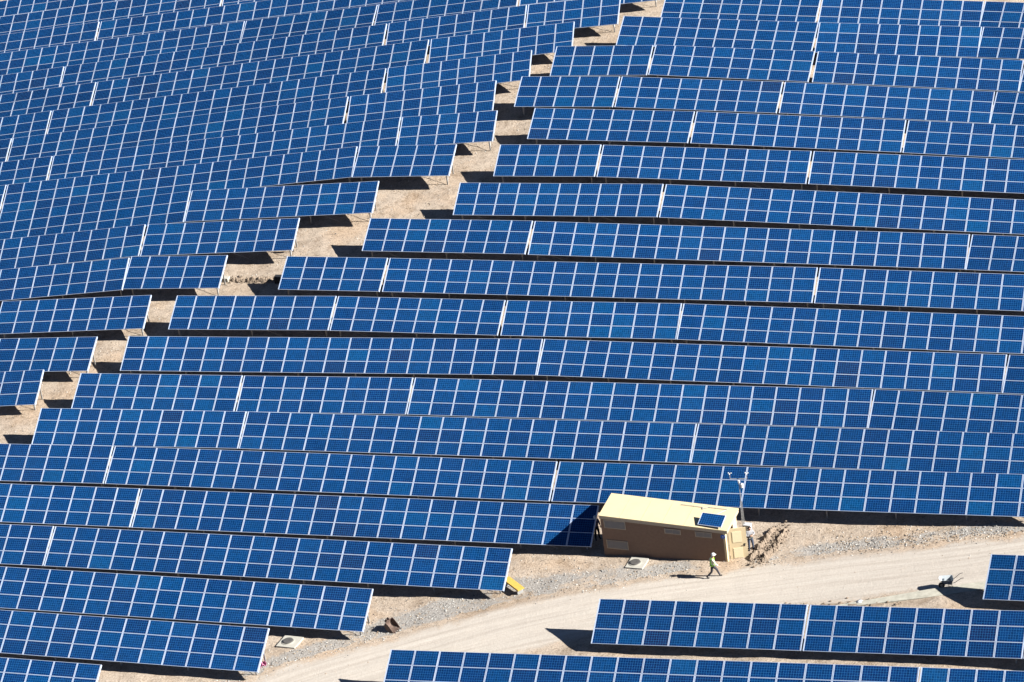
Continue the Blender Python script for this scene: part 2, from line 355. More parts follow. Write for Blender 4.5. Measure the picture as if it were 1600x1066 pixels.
def cell_material():
    """polycrystalline cells behind glass: a 10 x 6 grid with pale seams; every panel has its own shade of blue"""
    m, t, b = mat('solar_cells')
    uv = N(t, 'ShaderNodeUVMap', uv_map='UVMap'); mp = N(t, 'ShaderNodeMapping'); mp.inputs['Scale'].default_value = (10, 6, 1)
    t.links.new(uv.outputs[0], mp.inputs['Vector'])
    fr = N(t, 'ShaderNodeVectorMath', operation='FRACTION'); t.links.new(mp.outputs[0], fr.inputs[0])
    sp = N(t, 'ShaderNodeSeparateXYZ'); t.links.new(fr.outputs[0], sp.inputs[0])
    def seam(s):
        a = N(t, 'ShaderNodeMath', operation='SUBTRACT'); t.links.new(s, a.inputs[0]); a.inputs[1].default_value = 0.5
        c = N(t, 'ShaderNodeMath', operation='ABSOLUTE'); t.links.new(a.outputs[0], c.inputs[0])
        d = N(t, 'ShaderNodeMath', operation='GREATER_THAN'); t.links.new(c.outputs[0], d.inputs[0]); d.inputs[1].default_value = 0.465
        return d.outputs[0]
    mx = N(t, 'ShaderNodeMath', operation='MAXIMUM'); t.links.new(seam(sp.outputs[0]), mx.inputs[0]); t.links.new(seam(sp.outputs[1]), mx.inputs[1])
    oi = N(t, 'ShaderNodeObjectInfo')
    r = N(t, 'ShaderNodeValToRGB'); cr = r.color_ramp; cr.interpolation = 'LINEAR'
    stops = [(0.0, (0.006, 0.018, 0.078)), (0.02, (0.0010, 0.020, 0.098)), (0.25, (0.0005, 0.0235, 0.112)), (0.55, (0.0004, 0.0285, 0.124)), (0.85, (0.0004, 0.034, 0.136)), (0.95, (0.0004, 0.040, 0.150)), (1.0, (0.0005, 0.050, 0.162))]
    while len(cr.elements) < len(stops): cr.elements.new(0.5)
    for e, (p, c) in zip(cr.elements, stops): e.position = p; e.color = (*[v*KA for v in c], 1)
    t.links.new(oi.outputs['Random'], r.inputs['Fac'])
    # each cell a slightly different crystal tone
    fl = N(t, 'ShaderNodeVectorMath', operation='FLOOR'); t.links.new(mp.outputs[0], fl.inputs[0])
    ad = N(t, 'ShaderNodeVectorMath', operation='ADD'); t.links.new(fl.outputs[0], ad.inputs[0])
    cm = N(t, 'ShaderNodeCombineXYZ'); sc = N(t, 'ShaderNodeMath', operation='MULTIPLY'); t.links.new(oi.outputs['Random'], sc.inputs[0]); sc.inputs[1].default_value = 917.0
    t.links.new(sc.outputs[0], cm.inputs[2]); t.links.new(cm.outputs[0], ad.inputs[1])
    wn = N(t, 'ShaderNodeTexWhiteNoise', noise_dimensions='3D'); t.links.new(ad.outputs[0], wn.inputs['Vector'])
    mr = N(t, 'ShaderNodeMapRange'); t.links.new(wn.outputs['Value'], mr.inputs[0]); mr.inputs[3].default_value = 0.66; mr.inputs[4].default_value = 0.98
    mu = N(t, 'ShaderNodeVectorMath', operation='SCALE'); t.links.new(r.outputs[0], mu.inputs[0]); t.links.new(mr.outputs[0], mu.inputs['Scale'])
    # thin dust that varies across the field
    ge = N(t, 'ShaderNodeNewGeometry'); dn_ = N(t, 'ShaderNodeTexNoise'); dn_.inputs['Scale'].default_value = 0.35; dn_.inputs['Detail'].default_value = 6; dn_.inputs['Roughness'].default_value = 0.7
    t.links.new(ge.outputs['Position'], dn_.inputs['Vector'])
    dr_ = N(t, 'ShaderNodeMapRange'); t.links.new(dn_.outputs['Fac'], dr_.inputs[0]); dr_.inputs[1].default_value = 0.3; dr_.inputs[2].default_value = 0.75; dr_.inputs[3].default_value = 0.0; dr_.inputs[4].default_value = 0.012
    du = N(t, 'ShaderNodeMix', data_type='RGBA'); t.links.new(dr_.outputs[0], du.inputs[0]); t.links.new(mu.outputs[0], du.inputs[6]); du.inputs[7].default_value = (0.32, 0.27, 0.22, 1)
    mi = N(t, 'ShaderNodeMix', data_type='RGBA'); t.links.new(mx.outputs[0], mi.inputs[0]); t.links.new(du.outputs[2], mi.inputs[6]); mi.inputs[7].default_value = (0.024, 0.125, 0.285, 1)
    t.links.new(mi.outputs[2], b.inputs['Base Color'])
    b.inputs['Roughness'].default_value = 0.3; b.inputs['Specular IOR Level'].default_value = 0.05
    return m
M_GROUND = ground_material(); M_ROAD = road_material(); M_CELL = cell_material()
M_ALU = plain('anodised_aluminium', (0.40, 0.47, 0.60), 0.45, 0.0, 0.04, 3, 0.4)
M_BACK = plain('panel_backsheet', (0.25, 0.25, 0.25), 0.7, 0, 0.05)
M_GALV = plain('galvanised_steel', (0.34, 0.34, 0.33), 0.5, 0.3, 0.15, 9)

# ---------------------------------------------------------------- the setting
def axis(lo, hi, step, far):
    a = []; v = lo
    while v <= hi: a.append(v); v += step
    out, d, s = [], lo, step
    while d > -far: s *= 1.5; d -= s; out.append(d)
    back, d, s = [], a[-1], step
    while d < far: s *= 1.5; d += s; back.append(d)
    return out[::-1] + a + back
def bumpy(x, y, near_road):
    k = 1.0 - 0.8*near_road
    v = Vector((x, y, 0))
    return k*(0.09*noise.noise(v*0.33) + 0.06*noise.noise(v*1.1) + 0.03*noise.noise(v*2.7))
X = axis(-70, 62, 0.5, 2500); Y = axis(118, 284, 0.5, 2500)
me = bpy.data.meshes.new('ground'); vs = []; gm = []
def gravel_amount(x, y):
    g = 0.0
    if y < 165:
        d1, s1 = poly_near(x, y, G1); d2, s2 = poly_near(x, y, G2)
        g = max(1-smooth(0.5, 2.3, d1), (1-smooth(0.3, 1.5, d2))*0.85)
        g = g*(0.62+0.75*noise.noise(Vector((x*0.42, y*0.42, 3))))
    return g
def road_near(x, y):
    if y > 165: return 0.0
    d, s = poly_near(x, y, ROAD); return 1-smooth(2.5, 4.2, d)
for y in Y:
    for x in X:
        far = x < -75 or x > 65 or y < 112 or y > 290
        rn = 0 if far else road_near(x, y)
        vs.append((x, y, G(x, y) + (0 if far else bumpy(x, y, rn)) - 0.03*rn)); gm.append(0 if far else gravel_amount(x, y))
nx = len(X); fs = [(j*nx+i, j*nx+i+1, (j+1)*nx+i+1, (j+1)*nx+i) for j in range(len(Y)-1) for i in range(nx-1)]
me.from_pydata(vs, [], fs); me.materials.append(M_GROUND)
at = me.attributes.new('gravel', 'FLOAT', 'POINT'); at.data.foreach_set('value', gm)
for p in me.polygons: p.use_smooth = True
tag(link('ground', me), kind='structure')

# the dirt road: a sheet that follows the slope, its shoulders fading into the soil
def resample(P, step):
    out = []
    for i in range(len(P)-1):
        p0 = P[max(i-1, 0)]; p1 = P[i]; p2 = P[i+1]; p3 = P[min(i+2, len(P)-1)]
        L = math.hypot(p2[0]-p1[0], p2[1]-p1[1]); n = max(1, int(L/step))
        for k in range(n):
            t = k/n
            out.append(tuple(0.5*((2*p1[c])+(-p0[c]+p2[c])*t+(2*p0[c]-5*p1[c]+4*p2[c]-p3[c])*t*t+(-p0[c]+3*p1[c]-3*p2[c]+p3[c])*t**3) for c in (0, 1)))
    out.append(P[-1]); return out
RS = resample(ROAD, 0.4); W = 8.4; NW = 22
vs = []; sh = []; uvs = []
for i, (x, y) in enumerate(RS):
    a = RS[max(i-1, 0)]; b = RS[min(i+1, len(RS)-1)]
    dx, dy = b[0]-a[0], b[1]-a[1]; L = math.hypot(dx, dy); px, py = -dy/L, dx/L
    for k in range(NW+1):
        o = (k/NW-0.5)*W; wob = 0.45*noise.noise(Vector((i*0.13, o*0.1, 9)))
        X_, Y_ = x+px*o, y+py*o
        rut = -0.03*math.exp(-((abs(o)-0.95)/0.3)**2)
        e = smooth(1.9, 4.0, abs(o)+wob*1.6)
        vs.append((X_, Y_, G(X_, Y_)+0.035+rut+0.012*noise.noise(Vector((X_, Y_, 1)))-0.055*e+e*bumpy(X_, Y_, road_near(X_, Y_)))); sh.append(e); uvs.append((i*0.4, o))
me = bpy.data.meshes.new('road')
fs = [(i*(NW+1)+k, i*(NW+1)+k+1, (i+1)*(NW+1)+k+1, (i+1)*(NW+1)+k) for i in range(len(RS)-1) for k in range(NW)]
me.from_pydata(vs, [], fs); me.materials.append(M_ROAD)
me.attributes.new('shoulder', 'FLOAT', 'POINT').data.foreach_set('value', sh)
ul = me.uv_layers.new(name='along')
for lp in me.loops: ul.data[lp.index].uv = uvs[lp.vertex_index]
for p in me.polygons: p.use_smooth = True
tag(link('road', me), kind='structure')

# ---------------------------------------------------------------- solar tables
PW, PH, PT = 1.627, 0.988, 0.045      # one panel; columns 1.665 apart, rows 1.003 apart
def panel_mesh():
    bm = bmesh.new(); fx, fy = 0.039, 0.018
    uvl = bm.loops.layers.uv.new('UVMap')
    for a, b in (((0, -PH, -PT), (fx, 0, 0)), ((PW-fx, -PH, -PT), (PW, 0, 0)), ((fx, -fy, -PT), (PW-fx, 0, 0)), ((fx, -PH, -PT), (PW-fx, -PH+fy, 0))):
        box(bm, a, b, 0)
    z = -0.006
    v = [bm.verts.new(p) for p in ((fx, -PH+fy, z), (PW-fx, -PH+fy, z), (PW-fx, -fy, z), (fx, -fy, z))]
    f = bm.faces.new(v); f.material_index = 1
    for l, c in zip(f.loops, ((0, 0), (1, 0), (1, 1), (0, 1))): l[uvl].uv = c
    z = -0.03
    v = [bm.verts.new(p) for p in ((fx, -PH+fy, z), (fx, -fy, z), (PW-fx, -fy, z), (PW-fx, -PH+fy, z))]
    bm.faces.new(v).material_index = 2
    me = bpy.data.meshes.new('solar_panel'); bm.to_mesh(me); bm.free()
    me.materials.append(M_ALU); me.materials.append(M_CELL); me.materials.append(M_BACK); return me
PANEL = panel_mesh()
def leg_mesh():
    bm = bmesh.new(); box(bm, (-0.045, -0.03, 0), (0.045, 0.03, 1)); 
    me = bpy.data.meshes.new('leg'); bm.to_mesh(me); bm.free(); me.materials.append(M_GALV); return me
LEG = leg_mesh()
ORD = ['first', 'second', 'third', 'fourth', 'fifth', 'sixth', 'seventh', 'eighth', 'ninth', 'tenth', 'eleventh', 'twelfth', 'thirteenth', 'fourteenth', 'fifteenth', 'sixteenth', 'seventeenth', 'eighteenth', 'nineteenth']
NUM = {2: 'two', 3: 'three', 4: 'four', 5: 'five', 8: 'eight', 10: 'ten', 16: 'sixteen', 18: 'eighteen', 20: 'twenty'}
LROWS = ['La', 'Lb', 'Lc', 'Ld', 'Le', 'Lf', 'Lg', 'Lh', 'Li', 'Lj', 'Lk', 'Ll', 'Lm', 'Ln', 'Lo', 'Lp']
def table_label(row, k, tot, n, cl, cr):
    cut = 'cut by the frame' if (cl or cr) else 'with %s columns' % NUM.get(n, 'many')
    if tot == 1: pos = 'alone'
    elif k == 0: pos = 'leftmost'
    elif k == tot-1: pos = 'rightmost'
    else: pos = ORD[k] + ' from left'
    if row[0] == 'S':
        j = int(row[1])
        where = {1: 'right of the wheelbarrow', 2: 'in the row below the concrete strip', 3: 'in the lowest row below the road'}[j]
        if tot == 1: return 'short blue solar table cut by the frame, %s' % where
        return 'solar table %s, %s %s' % (cut, pos, where)
    if row[0] == 'R':
        o = ORD[int(row[1:])]
        if tot == 1: return "solar table %s, alone in right field's %s row down" % (cut, o)
        return "solar table %s, %s in right field's %s row from top" % (cut, pos, o)
    o = ORD[LROWS.index(row)]
    if tot == 1: return "solar table %s, alone in left field's %s row from bottom" % (cut, o)
    return "solar table %s, %s in left field's %s row from bottom" % (cut, pos, o)
tot = {}
for r in TABLES: tot[r[0]] = tot.get(r[0], 0)+1
seen = {}
for row, idx, n, A, B, cl, cr in TABLES:
    A = Vector(A); B = Vector(B); U = B-A; L = U.length; u = U/L; az = math.atan2(U.y, U.x)
    dn = Vector((math.sin(az), -math.cos(az), 0))*math.cos(TILT) - Vector((0, 0, 1))*math.sin(TILT)
    dn = (dn - u*dn.dot(u)).normalized(); v = -dn; nn = u.cross(v)
    k = seen.get(row, 0); seen[row] = k+1
    c = (A+B)/2 + dn*1.5; base = Vector((c.x, c.y, G(c.x, c.y)))
    root = bpy.data.objects.new('solar_table', None); COL.objects.link(root)
    tag(root, table_label(row, k, tot[row], n, cl, cr), 'solar table',
        'solar tables of the lower right beside the road' if row[0] == 'S' else ('solar tables of the left field' if row[0] == 'L' else 'solar tables of the right field'))
    R3 = Matrix((u, v, nn)).transposed(); root.matrix_world = Matrix.Translation(base) @ R3.to_4x4()
    inv = R3.transposed()
    def loc(p): return inv @ (p-base)
    rg = random.Random(hash((row == 'x', n)) + idx*31 + sum(map(ord, row))*7)
    step = L/n; gapx = 0.016
    for i in range(n):
        for j in range(3):
            o = link('solar_panel', PANEL, root)
            p = A + u*(i*step+gapx) + dn*(j*1.003+0.004) + nn*rg.uniform(-0.004, 0.004)
            o.location = loc(p); o.scale = ((step-0.032)/PW, 1, 1)
            o.rotation_euler = (rg.uniform(-0.007, 0.007), rg.uniform(-0.005, 0.005), rg.uniform(-0.002, 0.002))
    # support frame: rafters under every seam, two purlins
    bm = bmesh.new(); a0 = loc(A)
    for i in range(n+1):
        x = a0.x + i*step + (0.045 if i == 0 else (-0.045 if i == n else 0)); s = 0.03
        box(bm, (x-s, a0.y-2.97, a0.z-0.115), (x+s, a0.y-0.04, a0.z-0.052), 1)
    for x in (a0.x-0.022, a0.x+L-0.017):
        box(bm, (x, a0.y-3.0, a0.z-0.105), (x+0.039, a0.y+0.0, a0.z+0.004), 1)
    for d in (0.62, 2.35):
        box(bm, (a0.x+0.02, a0.y-d-0.04, a0.z-0.225), (a0.x+L-0.02, a0.y-d+0.04, a0.z-0.118))
    # braces between the posts
    npair = max(2, int(round(n/2.6))); xs = [0.5+(L-1.0)*q/(npair-1) for q in range(npair)]
    posts = []
    for q, x in enumerate(xs):
        for d in (0.62, 2.35):
            top = A + u*x + dn*d - nn*0.23; g = G(top.x, top.y)-0.15
            posts.append((top, top.z-g))
        t0 = A + u*x + dn*0.75 - nn*0.24; t1 = A + u*x + dn*2.35 - nn*0.23; g1 = G(t1.x, t1.y)+0.12
        bar(bm, loc(t0), loc(Vector((t1.x, t1.y, g1))), 0.022, 5)
    for q in (0, npair-2):
        x0, x1 = xs[q], xs[q+1]
        t0 = A + u*x0 + dn*2.35 - nn*0.2; t1 = A + u*min(x1, x0+2.6) + dn*2.35; g1 = G(t1.x, t1.y)+0.15
        bar(bm, loc(t0), loc(Vector((t1.x, t1.y, g1))), 0.02, 5)
    bm_obj('support_frame', bm, [M_GALV, M_ALU], root)
    for top, hgt in posts:
        o = link('leg', LEG, root); o.location = loc(top - Vector((0, 0, hgt)))
        o.rotation_euler = (inv @ Matrix.Rotation(az, 3, 'Z')).to_euler(); o.scale = (1, 1, hgt)
# ---------------------------------------------------------------- service building
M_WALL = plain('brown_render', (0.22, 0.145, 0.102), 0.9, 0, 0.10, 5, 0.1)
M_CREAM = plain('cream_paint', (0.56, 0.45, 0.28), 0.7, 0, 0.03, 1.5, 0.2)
M_ROOF = plain('cream_roof_sheet', (0.54, 0.445, 0.27), 0.75, 0, 0.04, 0.8, 0.2)
M_TRIM = plain('pale_trim', (0.40, 0.33, 0.24), 0.7, 0, 0.06, 4)
M_VENT = plain('vent_slats', (0.34, 0.29, 0.23), 0.7, 0, 0.08, 4)
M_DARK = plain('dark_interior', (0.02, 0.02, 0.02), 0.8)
M_BLUE = plain('blue_enamel', (0.01, 0.10, 0.45), 0.4)
M_WHITE = plain('white_paint', (0.52, 0.52, 0.51), 0.5, 0, 0.06)
M_BLACK = plain('black_rubber', (0.02, 0.02, 0.022), 0.6)
M_CONC = plain('pale_concrete', (0.38, 0.365, 0.32), 0.9, 0, 0.10, 4, 0.1)

L0 = Vector(L0_); R0 = Vector(R0_)
ex = (R0-L0); ex.z = 0; BL = ex.length; ex.normalize(); ey = Vector((-ex.y, ex.x, 0)); DEP = 2.45
bl = empty('service_building', (L0.x, L0.y, L0.z), math.atan2(ex.y, ex.x), 'long brown service building with cream roof and open door beside the dirt road', 'building')
def lc(P):     # world point to building coordinates
    d = Vector(P)-L0; return Vector((d.dot(ex), d.dot(ey), d.z))
RB = (R0-L0).z                                    # the ground climbs towards the door end
rF0, rF1, rB0, rB1 = lc(BLD['FL']), lc(BLD['FR']), lc(BLD['BL']), lc(BLD['BR'])
def roof_z(x, y):
    a = (x-rF0.x)/(rF1.x-rF0.x); b = (y-rF0.y)/(rB0.y-rF0.y)
    zf = rF0.z+(rF1.z-rF0.z)*a; zb = rB0.z+(rB1.z-rB0.z)*a
    return zf+(zb-zf)*b
T = 0.14
def wz(x, y): return roof_z(x, y)-0.22
def gz(x): return RB*x/BL-0.6
bm = bmesh.new()
def wall(bm, x0, y0, x1, y1, z0=None, z1=None, mi=0):
    g = lambda x: gz(x) if z0 is None else z0+RB*x/BL
    h = lambda x, y: wz(x, y) if z1 is None else z1+RB*x/BL
    hexa(bm, [(x0, y0, g(x0)), (x1, y0, g(x1)), (x1, y1, g(x1)), (x0, y1, g(x0)), (x0, y0, h(x0, y0)), (x1, y0, h(x1, y0)), (x1, y1, h(x1, y1)), (x0, y1, h(x0, y1))], mi)
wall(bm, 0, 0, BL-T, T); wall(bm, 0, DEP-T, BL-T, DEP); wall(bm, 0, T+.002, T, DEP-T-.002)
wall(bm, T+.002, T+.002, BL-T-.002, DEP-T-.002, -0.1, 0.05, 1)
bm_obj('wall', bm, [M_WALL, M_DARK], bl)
# the end wall that faces the sun: cream, with the doorway and a second leaf beside it
DY0, DY1, DH = 0.36, 1.50, 2.32
bm = bmesh.new()
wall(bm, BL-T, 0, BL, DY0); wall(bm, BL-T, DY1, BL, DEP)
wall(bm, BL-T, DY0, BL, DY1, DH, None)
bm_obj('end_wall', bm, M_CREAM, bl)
bm = bmesh.new()
wall(bm, BL+.002, DY0-.07, BL+.05, DY0+.02, 0.0, DH+.06); wall(bm, BL+.002, DY1-.02, BL+.05, DY1+.07, 0.0, DH+.06)
wall(bm, BL+.002, DY0+.02, BL+.05, DY1-.02, DH-.02, DH+.06)
bm_obj('door_frame', bm, M_TRIM, bl)
# roof: a thin slab with a fascia all round
bm = bmesh.new()
def rp(x, y, dz): return (x, y, roof_z(x, y)+dz)
X0, X1, Y0, Y1 = rF0.x, rF1.x, rF0.y, rB0.y
hexa(bm, [rp(X0, Y0, -.07), rp(X1, Y0, -.07), rp(X1, Y1, -.07), rp(X0, Y1, -.07), rp(X0, Y0, 0), rp(X1, Y0, 0), rp(X1, Y1, 0), rp(X0, Y1, 0)])
rf = bm_obj('roof', bm, M_ROOF, bl)
bm = bmesh.new()
for a, b in (((X0+.02, Y0+.02), (X1-.02, Y0+.07)), ((X0+.02, Y1-.07), (X1-.02, Y1-.02)), ((X0+.02, Y0+.072), (X0+.07, Y1-.072)), ((X1-.07, Y0+.072), (X1-.02, Y1-.072))):
    hexa(bm, [rp(a[0], a[1], -.27), rp(b[0], a[1], -.27), rp(b[0], b[1], -.27), rp(a[0], b[1], -.27), rp(a[0], a[1], -.072), rp(b[0], a[1], -.072), rp(b[0], b[1], -.072), rp(a[0], b[1], -.072)])
bm_obj('fascia', bm, M_TRIM, rf)
bm = bmesh.new()
for k in range(1, 6):
    xj = X0+(X1-X0)*k/6
    hexa(bm, [rp(xj-.012, Y0+.01, .001), rp(xj+.012, Y0+.01, .001), rp(xj+.012, Y1-.01, .001), rp(xj-.012, Y1-.01, .001), rp(xj-.012, Y0+.01, .010), rp(xj+.012, Y0+.01, .010), rp(xj+.012, Y1-.01, .010), rp(xj-.012, Y1-.01, .010)])
bm_obj('roof_seam', bm, M_ROOF, rf)
bm = bmesh.new()
pts = [(4.9, 2.15), (6.3, 2.12), (6.35, 1.95), (6.7, 2.2), (7.9, 2.2)]
for a, b in zip(pts[:-1], pts[1:]): bar(bm, rp(a[0], a[1], .05), rp(b[0], b[1], .05), .018, 6)
for a in pts: bar(bm, rp(a[0], a[1], 0), rp(a[0], a[1], .07), .03, 6)
bar(bm, rp(7.9, 2.2, .03), rp(7.0, 1.0, .03), .01, 5)
bm_obj('conduit', bm, M_GALV, rf)
# louvre vents on the long wall
for a0, a1, h0, h1 in ((.22, 1.70, 1.98, 2.60), (.24, 1.72, .42, 1.06), (4.33, 5.42, 2.02, 2.40), (6.38, 7.50, 2.00, 2.40)):
    h0 -= .07; h1 -= .07
    bm = bmesh.new(); F = .05
    def q(x, h, y): return (x, y, h+RB*x/BL)
    for (xa, ha, xb, hb) in ((a0, h0, a1, h0+F), (a0, h1-F, a1, h1), (a0, h0+F, a0+F, h1-F), (a1-F, h0+F, a1, h1-F)):
        hexa(bm, [q(xa, ha, -.045), q(xb, ha, -.045), q(xb, ha, -.002), q(xa, ha, -.002), q(xa, hb, -.045), q(xb, hb, -.045), q(xb, hb, -.002), q(xa, hb, -.002)])
    v = bm_obj('vent', bm, M_TRIM, bl)
    bm = bmesh.new(); nsl = int((h1-h0-2*F)/.055)
    for k in range(nsl):
        z = h0+F+.004+k*.055
        hexa(bm, [q(a0+F, z, -.035), q(a1-F, z, -.035), q(a1-F, z+.01, -.004), q(a0+F, z+.01, -.004), q(a0+F, z+.008, -.035), q(a1-F, z+.008, -.035), q(a1-F, z+.052, -.004), q(a0+F, z+.052, -.004)])
    if a0 > 4:
        xm = (a0+a1)/2; hexa(bm, [q(xm-.02, h0+F, -.043), q(xm+.02, h0+F, -.043), q(xm+.02, h0+F, -.036), q(xm-.02, h0+F, -.036), q(xm-.02, h1-F, -.043), q(xm+.02, h1-F, -.043), q(xm+.02, h1-F, -.036), q(xm-.02, h1-F, -.036)])
    bm_obj('slats', bm, M_VENT, v)
# round blue sign near the door corner: a white bolt on blue
bm = bmesh.new(); sx, sz = 8.22, 2.12+RB*8.22/BL
bar(bm, (sx, -.002, sz), (sx, -.022, sz), .15, 20)
sg = bm_obj('wall_sign', bm, M_BLUE, bl)
bm = bmesh.new()
for a, b in (((.04, .09), (-.03, .0)), ((-.03, .0), (.04, .0)), ((.04, .0), (-.02, -.1))):
    bar(bm, (sx+a[0], -.028, sz+a[1]), (sx+b[0], -.028, sz+b[1]), .009, 4)
bm_obj('sign_mark', bm, M_WHITE, sg)
# the open door, swung out past the corner
hp = Vector((BL+.06, DY0, RB)); od = lc((*PT_['door_o'], 0))-hp; od.z = 0; DW = 1.16; od.normalize(); on = Vector((-od.y, od.x, 0))
def dq(x, y, z): return hp+od*x+on*y+Vector((0, 0, z))
def dbox(bm, x0, x1, y0, y1, z0, z1):
    hexa(bm, [dq(x0, y0, z0), dq(x1, y0, z0), dq(x1, y1, z0), dq(x0, y1, z0), dq(x0, y0, z1), dq(x1, y0, z1), dq(x1, y1, z1), dq(x0, y1, z1)])
bm = bmesh.new(); dbox(bm, .02, DW, -.025, .025, .07, DH+.16)
dr = bm_obj('door', bm, M_CREAM, bl)
for z0, z1 in ((.25, 1.02), (1.42, 2.25)):
    bm = bmesh.new(); dbox(bm, .24, .86, -.042, -.027, z0, z1); dbox(bm, .27, .83, -.050, -.044, z0+.03, z1-.03); bm_obj('door_panel', bm, plain('door_panel_cream', (.68, .58, .38), .6, 0, .03), dr)
bm = bmesh.new(); dbox(bm, DW-.19, DW-.13, -.05, -.027, 1.1, 1.3); dbox(bm, DW-.27, DW-.13, -.085, -.062, 1.2, 1.23); dbox(bm, DW-.165, DW-.14, -.062, -.05, 1.2, 1.23); dbox(bm, DW-.1, DW-.07, -.05, -.027, 1.24, 1.27)
bm_obj('handle', bm, M_BLACK, dr)
bm = bmesh.new()
for z in (.3, 1.2, 2.15): bar(bm, dq(.0, 0, z), dq(.0, 0, z+.13), .022, 6)
bm_obj('hinge', bm, M_BLACK, dr)
# tilted solar panel on the roof
A = lc(BLD['pTL']); pu = (lc(BLD['pBR'])-lc(BLD['pBL'])).normalized()
bmid = lc(BLD['pBL']); bmid.z = roof_z(bmid.x, bmid.y)+.12
pv = (A-bmid); pv = (pv-pu*pv.dot(pu)); pv.z = .36; pv = (pv-pu*pv.dot(pu)).normalized(); pn = pu.cross(pv)
me = PANEL; o = link('roof_panel', me, bl); TLp = bmid+pv*PH
o.matrix_local = Matrix(((pu.x, pv.x, pn.x, TLp.x), (pu.y, pv.y, pn.y, TLp.y), (pu.z, pv.z, pn.z, TLp.z), (0, 0, 0, 1)))
bm = bmesh.new()
for s in (.25, PW-.25):
    p = TLp+pu*s-pn*.05-pv*.04; bar(bm, p, (p.x, p.y, roof_z(p.x, p.y)), .018, 6)
    q_ = bmid+pu*s-pn*.05+pv*.04; bar(bm, q_, (q_.x, q_.y, roof_z(q_.x, q_.y)), .018, 6); bar(bm, p, q_, .015, 6)
bm_obj('panel_bracket', bm, M_GALV, rf)

# ---------------------------------------------------------------- weather mast and cabinet
mb = Vector((*PT_['mast'], 0)); mb.z = G(mb.x, mb.y)
ms = empty('weather_mast', mb, 0, 'slender weather mast with crossarm and cup anemometers behind the open door', 'mast')
bm = bmesh.new(); R = .12; cs = [(R*math.cos(a), R*math.sin(a)) for a in (math.radians(90), math.radians(210), math.radians(330))]
HL = 2.7
for x, y in cs: bar(bm, (x, y, -.1), (x*.5, y*.5, HL), .014, 6)
nk = 11
for k in range(nk):
    f0, f1 = 1-.5*k/nk, 1-.5*(k+1)/nk
    for j in range(3):
        a, b = cs[j], cs[(j+1) % 3]
        bar(bm, (a[0]*f0, a[1]*f0, HL*k/nk), (b[0]*f1, b[1]*f1, HL*(k+1)/nk), .009, 4)
        bar(bm, (a[0]*f0, a[1]*f0, HL*k/nk), (b[0]*f0, b[1]*f0, HL*k/nk), .008, 4)
bm_obj('lattice', bm, M_GALV, ms)
bm = bmesh.new(); bar(bm, (0, 0, HL-.3), (0, 0, 4.42), .02, 8); bm_obj('pole', bm, M_GALV, ms)
adir = Vector((.97, -.22, -.02)).normalized()
bm = bmesh.new(); bar(bm, Vector((0, 0, 4.39))-adir*.54, Vector((0, 0, 4.39))+adir*.54, .02, 8); bm_obj('crossarm', bm, M_GALV, ms)
for s in (-.54, .54):
    c = Vector((0, 0, 4.39))+adir*s
    bm = bmesh.new(); bar(bm, c, c+Vector((0, 0, .33)), .018, 8); bar(bm, c+Vector((0, 0, .33)), c+Vector((0, 0, .42)), .035, 8)
    an = bm_obj('anemometer', bm, M_GALV, ms)
    bm = bmesh.new()
    for k in range(3):
        a = k*2.094+.4; d = Vector((math.cos(a), math.sin(a), 0)); e = c+Vector((0, 0, .41))+d*.10
        bar(bm, c+Vector((0, 0, .41)), e, .008, 5)
        t = Vector((-d.y, d.x, 0)); bar(bm, e-t*.035, e+t*.035, .042, 10, .01)
    bm_obj('wind_cup', bm, M_WHITE, an)
bm = bmesh.new(); bar(bm, (.0, -.05, 4.12), (.0, -.05, 4.29), .075, 14); bm_obj('sensor', bm, M_WHITE, ms)
bm = bmesh.new(); lathe(bm, [(.05, 0), (.12, .02), (.12, .06), (.09, .08), (.12, .10), (.12, .14), (.09, .16), (.12, .18), (.12, .24), (.05, .3)], 16, 0, (.17, -.02, 3.72)); bar(bm, (0, 0, 3.85), (.17, -.02, 3.85), .015, 5)
bm_obj('radiation_shield', bm, M_WHITE, ms)

M_CAB = plain('grey_white_enamel', (.40, .41, .42), .5)
cb = Vector((*PT_['cabinet'], 0)); cb.z = G(cb.x, cb.y)
ca = empty('electrical_cabinet', cb, math.radians(-26), 'white metal cabinet standing behind the open door at the mast foot', 'cabinet')
bm = bmesh.new(); box(bm, (-.22, -.16, -.1), (.22, .16, .9)); box(bm, (-.25, -.19, .902), (.25, .19, .94)); bm_obj('body', bm, M_CAB, ca)
bm = bmesh.new(); box(bm, (-.19, -.182, .06), (.19, -.163, .85)); d = bm_obj('door', bm, M_CAB, ca)
bm = bmesh.new(); box(bm, (.12, -.2, .45), (.15, -.184, .57)); bm_obj('handle', bm, M_BLACK, d)

# ---------------------------------------------------------------- people
M_SKIN = plain('skin', (0.40, 0.24, 0.17), 0.6, 0, 0.05)
def skin(name, verts, edges, radii, m, parent, sub=2, root=0):
    me = bpy.data.meshes.new(name); me.from_pydata(verts, edges, []); o = bpy.data.objects.new(name, me); COL.objects.link(o)
    sk = o.modifiers.new('s', 'SKIN'); sv = me.skin_vertices[0].data
    for i, r in enumerate(radii):
        sv[i].radius = (r, r) if not isinstance(r, tuple) else r
        sv[i].use_root = (i == root)
    ss = o.modifiers.new('u', 'SUBSURF'); ss.levels = sub; ss.render_levels = sub
    dg = bpy.context.evaluated_depsgraph_get(); ev = o.evaluated_get(dg)
    m2 = bpy.data.meshes.new_from_object(ev); m2.name = name; m2.materials.clear(); m2.materials.append(m)
    for p in m2.polygons: p.use_smooth = True
    bpy.data.objects.remove(o); return link(name, m2, parent)
